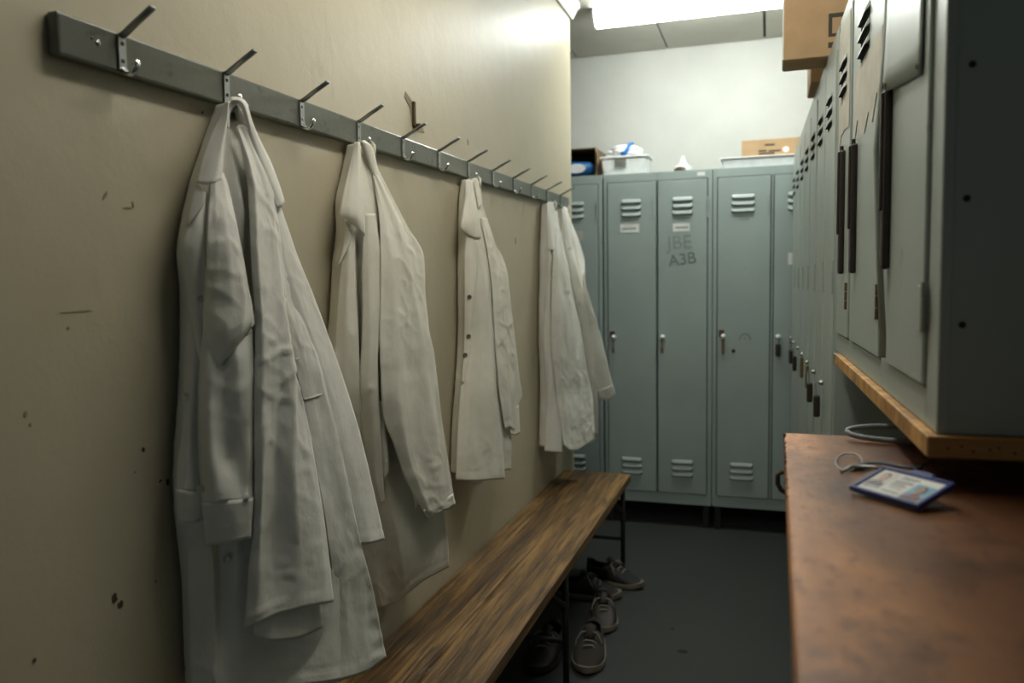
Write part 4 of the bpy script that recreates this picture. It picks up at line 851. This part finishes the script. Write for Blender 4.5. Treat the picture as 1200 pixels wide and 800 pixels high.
for A, B in zip(rows, rows[1:]):
    for i in range(n): bm.faces.new((A[i], B[i], B[i+1], A[i+1]))
fl = link('loose_sheet', bm, 'locker_warm', dN[2], smooth=True, label='loose grey sheet curling off the upper door')
md = fl.modifiers.new('thickness', 'SOLIDIFY'); md.thickness = 0.0012
bm = bmesh.new(); lathe(bm, [(0.004, 0), (0.003, 0.002)], 8, (lx(1.126), LFACE-0.0062, 1.612), (0, -1, 0)); lathe(bm, [(0.005, 0), (0.004, 0.002)], 8, (lx(1.36), -0.0165, 1.642), (0, -1, 0)); link('rivet', bm, 'rust', fl)
# bent edge of the near door standing open a crack
bm = bmesh.new()
tube(bm, [(lx(1.385), -0.004, 1.93), (lx(1.388), -0.010, 1.70), (lx(1.392), -0.020, 1.55), (lx(1.390), -0.014, 1.40), (lx(1.386), -0.004, 1.22)], 0.005, 6)
link('bent_edge', bm, 'locker_warm', tN, smooth=True)

# the board under the cabinet
bd = thing('wooden_board', 'yellow pine board carrying the near locker cabinet above the desk top', 'board', bank(2.085, 1.1390), BRZ)
BL_ = 2.085-BYN+0.012
bm = bmesh.new(); box(bm, 0.012, BL_, -0.012, 0.49, 0.0, 0.0255, 0.0022, 2); link('plank', bm, 'pine', bd)
bm = bmesh.new(); box(bm, 0.0, 0.0115, -0.014, 0.06, -0.002, 0.0255, 0.002); link('end_clip', bm, 'steel', bd)
for k, dy in enumerate((0.010, 0.024, 0.036, 0.053, 0.062, 0.078, 0.097, 0.13, 0.16)):
    bm = bmesh.new(); lathe(bm, [(0.0016, 0), (0.0016, 0.0005)], 8, (BL_-0.0001, dy, 0.012+0.003*math.sin(k*2.1)), (1, 0, 0))
    link('nail_hole', bm, 'slot', bd)
for k, dx in enumerate((0.72, 0.98)):
    bm = bmesh.new(); box(bm, dx-0.03, dx+0.03, 0.22, 0.46, -0.0385, 0.0, 0.003); link('bearer', bm, 'pine', bd)

# ------------------------------------------------------------------ wooden-topped cabinet in the foreground
cab = thing('desk_cabinet', 'waist-high cabinet with a worn brown wooden top in the right foreground', 'cabinet', (0.0232, 1.342, 0), -0.0095)
# local y runs backwards (towards the camera is -y)
bm = bmesh.new()
nx2, ny2 = 8, 60; rndc = random.Random(12)
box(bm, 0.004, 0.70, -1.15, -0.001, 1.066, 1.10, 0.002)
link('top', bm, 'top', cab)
bm = bmesh.new()
for k in range(26):                                  # veneer broken away along the edge
    y = -0.004-0.40*rndc.random()**1.3; w = 0.004+0.010*rndc.random(); dd = 0.0015+0.0035*rndc.random()
    pts = [(0.0035, y, 1.1001), (0.0035+dd, y-w*0.2, 1.1001), (0.0035+dd*0.8, y-w*0.7, 1.1001), (0.0035, y-w, 1.1001)]
    slab(bm, pts, (0, 0, 1), 0.0003)
    slab(bm, [(0.0038, y, 1.1001), (0.0038, y-w, 1.1001), (0.0038, y-w*0.8, 1.1001-dd*2), (0.0038, y-w*0.2, 1.1001-dd*2.4)], (-1, 0, 0), 0.0004)
link('chipped_veneer', bm, 'chip', cab)
bm = bmesh.new(); box(bm, 0.036, 0.70, -1.15, -0.003, 0.09, 1.066, 0.002); link('body', bm, 'locker', cab)
bm = bmesh.new(); box(bm, 0.05, 0.68, -1.12, -0.03, 0.0, 0.09); link('plinth', bm, 'slot', cab)
for k in range(3):
    ya = -0.02-0.375*k
    bm = nb(0.031, 0.0358, ya-0.36, ya, 0.11, 1.05, 0.0015); dr = link('door', bm, 'locker', cab)
    bm = bmesh.new(); yh = ya-0.10
    if k: box(bm, 0.0295, 0.0312, yh-0.015, yh+0.015, 1.030, 1.060); link('lock_plate', bm, 'rust', dr); continue
    tube(bm, [(0.031, yh, 1.030), (0.012, yh, 1.030), (0.000, yh, 1.036), (-0.005, yh, 1.045), (-0.005, yh, 1.058), (0.0, yh, 1.063), (0.012, yh, 1.064), (0.031, yh, 1.064)], 0.0035, 8)
    link('handle', bm, 'rust', dr, smooth=True)

# ------------------------------------------------------------------ identity badge
e = V((0.0615, -0.0682, 0)).normalized(); BLc = V((0.0917, 0.9769, 1.1065))
f = V((0.0328, 0.0521, 0.0185)); f = (f-f.dot(e)*e).normalized()
nrm = e.cross(f).normalized()
BM = Matrix.Identity(4)
for i in range(3): BM[i][0], BM[i][1], BM[i][2], BM[i][3] = e[i], f[i], nrm[i], BLc[i]
bg = thing('id_badge', 'blue plastic badge holder with a two-photo card lying on the wooden top', 'badge', (0.15, 1.0, 1.10))
TI = Matrix.Translation((-0.15, -1.0, -1.10)) @ BM
def badge_bm(*a, **k):
    bm = nb(*a, **k); return bm
def putb(name, bm, mt, par=bg, **k):
    bmesh.ops.transform(bm, matrix=TI, verts=bm.verts); return link(name, bm, mt, par, **k)
BWd, BHt = 0.092, 0.060
bm = bmesh.new(); fr = 0.0055
box(bm, 0, BWd, 0, fr, -0.004, 0.003, 0.0012); box(bm, 0, BWd, BHt-fr, BHt, -0.004, 0.003, 0.0012)
box(bm, 0, fr, fr, BHt-fr, -0.004, 0.003, 0.0012); box(bm, BWd-fr, BWd, fr, BHt-fr, -0.004, 0.003, 0.0012)
box(bm, fr, BWd-fr, fr, BHt-fr, -0.004, 0.0)
box(bm, 0.034, 0.062, BHt-0.001, BHt+0.008, -0.003, 0.002, 0.001)
putb('holder', bm, 'navy')
bm = nb(fr, BWd-fr, fr, BHt-fr, 0.0, 0.0008); card = putb('card', bm, 'paper', label='white card with two portraits and print')
def portrait(x, y, w, h, bgm, skin, shirt, seed):
    putb('photo', nb(x, x+w, y, y+h, 0.0008, 0.0011), bgm, card)
    zf = 0.0011
    def disc(cx, cy, rx, ry, mt, nm, lift):
        bm = bmesh.new(); slab(bm, [(cx+rx*math.cos(2*PI*k/16), cy+ry*math.sin(2*PI*k/16), zf+lift) for k in range(16)], (0, 0, 1), 0.0002); putb(nm, bm, mt, card)
    bm = bmesh.new(); slab(bm, [(x+0.0005, y+0.0004, zf+0.0001), (x+w-0.0005, y+0.0004, zf+0.0001), (x+w-0.001, y+h*0.20, zf+0.0001), (x+w*0.66, y+h*0.34, zf+0.0001), (x+w*0.36, y+h*0.34, zf+0.0001), (x+0.001, y+h*0.18, zf+0.0001)], (0, 0, 1), 0.0002); putb('photo_clothing', bm, shirt, card)
    disc(x+w*0.51, y+h*0.64, w*0.25, h*0.29, 'hair', 'photo_hair', 0.0002)
    disc(x+w*0.50, y+h*0.56, w*0.20, h*0.26, skin, 'photo_face', 0.0004)
    for s in (-1, 1): disc(x+w*(0.50+s*0.08), y+h*0.60, w*0.025, h*0.018, 'hair', 'photo_eye', 0.0006)
    disc(x+w*0.50, y+h*0.43, w*0.07, h*0.015, 'maroon', 'photo_mouth', 0.0006)
portrait(0.008, 0.018, 0.021, 0.033, 'photo_bg', 'skin_a', 'suit', 1)
portrait(0.060, 0.009, 0.024, 0.033, 'photo_blue', 'skin_b', 'maroon', 2)
bm = bmesh.new(); rb = random.Random(4)
for yy, x0, x1, hh in ((0.0475, 0.036, 0.058, 0.0028), (0.0425, 0.036, 0.056, 0.0012), (0.037, 0.034, 0.057, 0.0026), (0.0325, 0.034, 0.050, 0.0014), (0.029, 0.034, 0.054, 0.0014), (0.024, 0.036, 0.052, 0.001), (0.0145, 0.009, 0.030, 0.0015), (0.0135, 0.034, 0.056, 0.0015), (0.0075, 0.060, 0.082, 0.0012)):
    x = x0
    while x < x1:
        w = 0.0008+0.0016*rb.random(); box(bm, x, min(x+w, x1), yy-hh/2*(0.6+0.4*rb.random()), yy+hh/2, 0.0008, 0.001); x += w+0.0005
putb('illegible_writing', bm, 'suit', card)
bm = bmesh.new()
box(bm, 0.0, 0.006, -0.001, 0.012, 0, 0); bm.clear()
Z = 0.0025
o0 = V((-0.15, -1.0, 0.0))
def P(x, y, z=Z): return V((x, y, z))+o0
# wire ring
bm = bmesh.new(); pts = []
for k in range(28):
    a = 2*PI*k/28; c = V((0.106, 1.134, 0)); ax = V((0.60, -0.80, 0)).normalized(); bx = V((0.80, 0.60, 0)); 
    q = c+ax*0.022*math.cos(a)*1.0+V((0.26, 0.97, 0))*0.040*math.sin(a)
    pts.append(V((q.x, q.y, 0.003+0.003*math.sin(a)))+o0)
tube(bm, pts, 0.0013, 6, closed=True); link('wire_ring', bm, 'steel', bg, smooth=True)
bm = bmesh.new(); tube(bm, [P(0.092, 1.075, 0.002), P(0.104, 1.090, 0.006), P(0.112, 1.098, 0.005), P(0.122, 1.096, 0.006), P(0.136, 1.075, 0.010)], [0.002, 0.0024, 0.003, 0.0022, 0.002], 8); link('clip', bm, 'steel', bg, smooth=True)
bm = bmesh.new(); tube(bm, [P(0.112, 1.098, 0.005), P(0.128, 1.120, 0.006), P(0.146, 1.115, 0.008), P(0.165, 1.095, 0.009), P(0.182, 1.075, 0.012)], 0.006, 8, flat=0.35); link('strap', bm, 'strap', bg, smooth=True)
bm = bmesh.new(); tube(bm, [P(0.182, 1.075, 0.012), P(0.190, 1.10, 0.012), P(0.205, 1.125, 0.010), P(0.222, 1.105, 0.006), P(0.222, 1.075, 0.004)], 0.0016, 6); link('cord', bm, 'strap', bg, smooth=True)

# grey bent loop lying at the back edge of the wooden top
lp = thing('cable_loop', 'bent loop of grey tubing on the back edge of the wooden top', 'cable', (0.19, 1.30, 1.10))
bm = bmesh.new(); pts = []
for k in range(30):
    a = 2*PI*k/30; pts.append((0.072*math.cos(a), 0.022*math.sin(a), 0.0066+0.007*(1+math.sin(a))))
tube(bm, pts, 0.0042, 8, closed=True); link('loop', bm, 'grey_tube', lp, smooth=True)
bm = bmesh.new(); tube(bm, [(0.05, 0.012, 0.006), (0.03, 0.004, 0.015), (0.06, -0.004, 0.020), (0.11, 0.0, 0.012), (0.15, 0.01, 0.006)], 0.004, 8); link('tail', bm, 'grey_tube', lp, smooth=True)

# ------------------------------------------------------------------ things on top of the far lockers
TZ = 1.925
def carton(name, label, loc, rz, w, d, h, open_front=False, th=0.004, cat='box'):
    t = thing(name, label, cat, loc, rz)
    return t
bx1 = thing('open_carton', 'open brown carton with a dark inside on the far lockers by the wall end', 'box', (-1.052, 4.52, TZ))
bm = bmesh.new(); w2, d2, h2, th = 0.145, 0.15, 0.158, 0.005
box(bm, -w2, w2, -d2, d2, 0, th); box(bm, -w2, w2, d2-th, d2, th, h2)
box(bm, -w2, -w2+th, -d2, d2-th, th, h2); box(bm, w2-th, w2, -d2, d2-th, th, h2); box(bm, -w2+th, w2-th, -d2+0.001, d2-th, h2-th, h2)
link('carton_shell', bm, 'card_dark', bx1)
bm = bmesh.new(); slab(bm, [(w2-th, -d2, 0.0), (w2-th, -d2, h2-0.004), (w2+0.02, -d2-0.06, h2-0.05), (w2+0.02, -d2-0.06, 0.05)], V((0.9, 0.3, 0)), 0.004); link('flap', bm, 'card', bx1)
pk = thing('blue_packet', 'blue and white packet lying inside the open carton', 'packet', (-1.045, 4.43, TZ+0.0055))
bm = bmesh.new()
rings = []
for x, s in ((-0.11, 0.5), (-0.09, 0.95), (0.0, 1.0), (0.09, 0.9), (0.115, 0.45)):
    rings.append([bm.verts.new((x, 0.035*s*math.cos(2*PI*k/14), 0.046+0.045*s*math.sin(2*PI*k/14))) for k in range(14)])
for A, B in zip(rings, rings[1:]):
    for k in range(14): bm.faces.new((A[k], A[(k+1) % 14], B[(k+1) % 14], B[k]))
bm.faces.new(rings[0][::-1]); bm.faces.new(rings[-1]); bmesh.ops.recalc_face_normals(bm, faces=bm.faces)
link('wrapper', bm, 'blue', pk, smooth=True)
bm = bmesh.new(); slab(bm, [(0.02+0.055*math.cos(2*PI*k/16), -0.0375, 0.046+0.026*math.sin(2*PI*k/16)) for k in range(16)], (0, 1, 0), 0.004); link('white_panel', bm, 'plastic_bag', pk)
tb = thing('plastic_tub', 'milky plastic tub with a grey label standing on the far lockers', 'tub', (-0.755, 4.475, TZ))
bm = bmesh.new(); n = 4
def taper_box(bm, w0, d0, w1, d1, z0, z1, bev=0.008):
    vs = box(bm, -0.5, 0.5, -0.5, 0.5, z0, z1)
    for v in vs:
        a, b = (w0, d0) if v.co.z < (z0+z1)/2 else (w1, d1)
        v.co.x *= a; v.co.y *= b
    bmesh.ops.bevel(bm, geom=list(set(e for v in vs for e in v.link_edges)), offset=bev, segments=2, affect='EDGES')
taper_box(bm, 0.235, 0.15, 0.255, 0.17, 0.0, 0.095); link('tub_body', bm, 'plastic_white', tb)
bm = bmesh.new(); box(bm, -0.135, 0.135, -0.09, 0.09, 0.095, 0.106, 0.003); link('lid', bm, 'plastic_white', tb)
bm = nb(-0.05, 0.012, -0.0905, -0.080, 0.052, 0.090); link('tub_label', bm, 'steel', tb)
def crumple(bm, rx, ry, rz, seed, amp=0.25):
    r = bmesh.ops.create_icosphere(bm, subdivisions=4, radius=1.0)
    for v in r['verts']:
        k = 1+amp*noise.noise(v.co*1.9+V((seed, 0, 0)))+amp*0.5*noise.noise(v.co*5+V((0, seed, 0)))
        p = v.co*k; v.co = V((p.x*rx, p.y*ry, max(0, (p.z*0.5+0.5))*rz))
pb = thing('plastic_bag', 'crumpled white plastic bag with blue print on top of the tub', 'bag', (-0.775, 4.475, TZ+0.1065))
bm = bmesh.new(); crumple(bm, 0.105, 0.06, 0.068, 3.0); link('bag', bm, 'plastic_bag', pb, smooth=True)
bm = bmesh.new(); tube(bm, [(0.005, -0.058, 0.012), (0.025, -0.066, 0.02), (0.038, -0.060, 0.045), (0.045, -0.035, 0.068), (0.06, -0.02, 0.075)], [0.016, 0.013, 0.009, 0.011, 0.007], 8); link('blue_print', bm, 'blue', pb, smooth=True)
wb = thing('small_bag', 'small peaked white bag on the middle of the far lockers', 'bag', (-0.44, 4.42, TZ))
bm = bmesh.new(); crumple(bm, 0.045, 0.04, 0.045, 9.0)
bmesh.ops.create_cone(bm, cap_ends=True, segments=12, radius1=0.036, radius2=0.006, depth=0.085, matrix=Matrix.Translation((0.0, 0, 0.046)))
link('bag', bm, 'plastic_bag', wb)
bm = bmesh.new(); crumple(bm, 0.028, 0.012, 0.026, 4.0); bmesh.ops.translate(bm, verts=bm.verts, vec=(-0.012, -0.045, 0)); link('brown_content', bm, 'rust', wb, smooth=True)
tr = thing('white_tray', 'shallow white tray under the carton lid on the far lockers', 'tray', (-0.045, 4.50, TZ))
bm = bmesh.new(); taper_box(bm, 0.36, 0.24, 0.385, 0.26, 0, 0.052, 0.006); link('tray_body', bm, 'plastic_white', tr)
bm = nb(-0.198, 0.198, -0.134, 0.134, 0.052, 0.058, 0.002); link('rim', bm, 'plastic_white', tr)
cl = thing('carton', 'light brown carton with faint print resting on the white tray', 'box', (0.0, 4.49, TZ+0.0585))
bm = bmesh.new(); box(bm, -0.135, 0.145, -0.09, 0.09, 0, 0.088, 0.002); link('carton_shell', bm, 'card', cl)
bm = bmesh.new(); slab(bm, [(0.140, -0.10, 0.088), (0.152, -0.10, 0.088), (0.152, -0.10, 0.004), (0.136, -0.10, 0.0)], (0, 1, 0), 0.004); link('flap', bm, 'card', cl)
bm = bmesh.new()
for a, b, z in ((-0.02, 0.03, 0.058), (-0.05, -0.01, 0.028), (0.0, 0.06, 0.026), (-0.05, 0.03, 0.014)): box(bm, a, b, -0.0912, -0.0898, z-0.004, z+0.004)
link('print', bm, 'ink', cl)
bm = bmesh.new(); slab(bm, [(0.085+0.016*math.cos(2*PI*k/14), -0.0902, 0.030+0.014*math.sin(2*PI*k/14)) for k in range(14)], (0, -1, 0), 0.001); link('round_sticker', bm, 'paper', cl)

# cartons on the right-hand lockers
big = thing('carton', 'large brown carton overhanging the top of the right-hand lockers', 'box', (0.22, 2.565, 1.981))
bm = bmesh.new(); box(bm, -0.181, 0.18, -0.066, 0.066, 0.0, 0.26, 0.003); link('carton_shell', bm, 'card', big)
bm = bmesh.new(); s = -0.0668
for a, b, z0, z1 in ((-0.060, -0.050, 0.055, 0.120), (-0.050, 0.01, 0.108, 0.120), (-0.050, 0.01, 0.055, 0.064), (-0.060, 0.01, 0.024, 0.040)): box(bm, a, b, s, -0.0655, z0, z1)
link('print', bm, 'ink', big, label='black bracket-shaped carton marking')
bm = nb(-0.183, -0.1795, -0.062, 0.062, 0.004, 0.2, 0.0005); link('tape', bm, 'paper', big)
b2 = thing('carton', 'smaller brown carton behind the large one on the right-hand lockers', 'box', (0.27, 2.93, 1.981))
bm = bmesh.new(); box(bm, -0.142, 0.15, -0.12, 0.12, 0.0, 0.16, 0.003); link('carton_shell', bm, 'card', b2)
bm = bmesh.new(); box(bm, -0.02, 0.02, -0.1205, 0.1205, 0.1595, 0.1608); link('tape', bm, 'paper_old', b2)

# ------------------------------------------------------------------ shoes under the bench
def shoe(label, loc, rz, up, sole_m, seed, s=1.0, group='shoes under the bench'):
    """heel at local origin, toe towards +x"""
    t = thing('shoe', label, 'shoe', loc, rz, group)
    n = 18; Lg = 0.285*s
    def half(u): return s*(0.034+0.017*math.sin(PI*min(1, u*1.05))**0.8+0.008*math.exp(-((u-0.68)/0.18)**2))*(1-0.0*u)
    def ends(u): return math.sqrt(max(0.0, 1-max(0, (u-0.82)/0.18)**2))*math.sqrt(max(0.0, 1-max(0, (0.10-u)/0.10)**2))
    us = [0.004, 0.03, 0.08, 0.16, 0.26, 0.36, 0.46, 0.56, 0.66, 0.76, 0.84, 0.90, 0.95, 0.98, 0.997]
    def ring(u, z0, z1, k, grow=1.0, nn=20):
        w = max(0.004, half(u)*ends(u))*grow; out = []
        return w
    bm = bmesh.new(); rows = []
    for u in us:
        w = max(0.005, half(u)*ends(u))*1.06; x = Lg*u; toe = 0.010*max(0, (u-0.75)/0.25)**2
        th = 0.024*s
        rows.append([bm.verts.new(p) for p in ((x, -w, toe+0.003), (x, -w*1.03, toe+th*0.5), (x, -w, toe+th), (x, w, toe+th), (x, w*1.03, toe+th*0.5), (x, w, toe+0.003), (x, w*0.5, toe), (x, -w*0.5, toe))])
    for A, B in zip(rows, rows[1:]):
        for k in range(8): bm.faces.new((A[k], A[(k+1) % 8], B[(k+1) % 8], B[k]))
    bm.faces.new(rows[0][::-1]); bm.faces.new(rows[-1]); bmesh.ops.recalc_face_normals(bm, faces=bm.faces)
    link('sole', bm, sole_m, t, smooth=False)
    def top(u):
        if u < 0.42: return s*(0.092-0.012*math.sin(PI*u/0.42))
        v = (u-0.42)/0.58; return s*(0.092-0.052*min(1, v*1.25)-0.012*v*v)
    bm = bmesh.new(); rows = []; m = 16
    for u in us:
        w = max(0.004, half(u)*ends(u)); x = Lg*u*0.985+0.002; h = max(0.03*s, top(u)*(0.45+0.55*min(1, (1.0-u)/0.10))); row = []
        for k in range(m+1):
            a = PI*k/m; cx = math.cos(a); sz = math.sin(a)
            yy = -w*(abs(cx)**0.7)*(1 if cx > 0 else -1)
            zz = 0.022*s+(h-0.022*s)*sz**0.75
            zz += 0.0015*noise.noise(V((x*40, yy*40, seed)))
            row.append(bm.verts.new((x, yy, zz)))
        rows.append(row)
    for i, (A, B) in enumerate(zip(rows, rows[1:])):
        for k in range(m):
            if 2 <= i <= 4 and 4 <= k <= 11: continue          # the opening for the foot
            bm.faces.new((A[k], A[k+1], B[k+1], B[k]))
    bm.faces.new(rows[0]); bm.faces.new(rows[-1][::-1]); bmesh.ops.recalc_face_normals(bm, faces=bm.faces)
    o = link('upper', bm, up, t, smooth=True)
    md = o.modifiers.new('thickness', 'SOLIDIFY'); md.thickness = 0.004; md.offset = -1
    bm = bmesh.new()
    slab(bm, [(Lg*(0.30+0.075*math.cos(2*PI*k/14)), 0.024*s*math.sin(2*PI*k/14), 0.040) for k in range(14)], (0, 0, 1), 0.003); link('insole', bm, 'slot', t)
    bm = bmesh.new(); rs = []
    for u, hh in ((0.40, 0.022), (0.47, 0.010), (0.56, 0.004)):
        rs.append([bm.verts.new((Lg*(u-0.01), -0.020*s, top(u)+hh*0.6)), bm.verts.new((Lg*u, 0, top(u)+hh)), bm.verts.new((Lg*(u-0.01), 0.020*s, top(u)+hh*0.6))])
    for A, B in zip(rs, rs[1:]):
        for k in range(2): bm.faces.new((A[k], A[k+1], B[k+1], B[k]))
    tg = link('tongue', bm, up, t, smooth=True); md = tg.modifiers.new('thickness', 'SOLIDIFY'); md.thickness = 0.005
    bm = bmesh.new()
    for k, u in enumerate((0.46, 0.53, 0.60, 0.67)):
        z = top(u)+0.003; sg = 1 if k % 2 else -1
        tube(bm, [(Lg*u, -0.027*s, z-0.010), (Lg*(u+0.01*sg), -0.012*s, z+0.002), (Lg*(u-0.01*sg), 0.012*s, z+0.002), (Lg*u, 0.027*s, z-0.010)], 0.0032, 6)
    tube(bm, [(Lg*0.47, 0.0, top(0.46)+0.006), (Lg*0.50, -0.030*s, top(0.5)+0.010), (Lg*0.56, -0.046*s, top(0.5)-0.012), (Lg*0.60, -0.048*s, top(0.5)-0.036)], 0.003, 6)
    tube(bm, [(Lg*0.47, 0.0, top(0.46)+0.006), (Lg*0.52, 0.028*s, top(0.5)+0.010), (Lg*0.60, 0.047*s, top(0.5)-0.014)], 0.003, 6)
    link('laces', bm, 'lace', t, smooth=True)
    return t
shoe('black trainer with a pale sole, its toe out beside the far bench leg', (-0.775, 3.475, 0), -0.32, 'shoe_black', 'sole', 1)
shoe('black trainer with white laces, lying in front of its twin under the bench', (-0.862, 3.245, 0), 0.06, 'shoe_black', 'sole', 2)
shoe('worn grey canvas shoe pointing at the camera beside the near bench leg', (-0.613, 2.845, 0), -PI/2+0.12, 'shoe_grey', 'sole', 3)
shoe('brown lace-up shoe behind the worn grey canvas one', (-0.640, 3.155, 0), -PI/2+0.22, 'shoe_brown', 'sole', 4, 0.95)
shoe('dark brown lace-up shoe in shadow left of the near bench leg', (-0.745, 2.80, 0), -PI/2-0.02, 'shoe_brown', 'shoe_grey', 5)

# flecks of dirt on the dark floor
for k, (x, y, s) in enumerate(((-0.281, 2.84, 0.016), (-0.11, 2.55, 0.013), (-0.34, 3.02, 0.008))):
    bm = bmesh.new(); bmesh.ops.create_icosphere(bm, subdivisions=2, radius=s)
    for v in bm.verts: v.co = V((v.co.x*1.3, v.co.y*0.8, abs(v.co.z)*0.18))*(1+0.4*noise.noise(v.co*80+V((k, 0, 0))))
    o = link('dirt_clump', bm, 'slot', None, (x, y, 0.0002)); tag(o, ['dark fleck of dirt on the floor in the middle of the gangway', 'dark fleck of dirt on the floor close to the brown desk cabinet', 'tiny dark fleck on the floor towards the far lockers'][k], 'dirt', 'dirt on the floor')
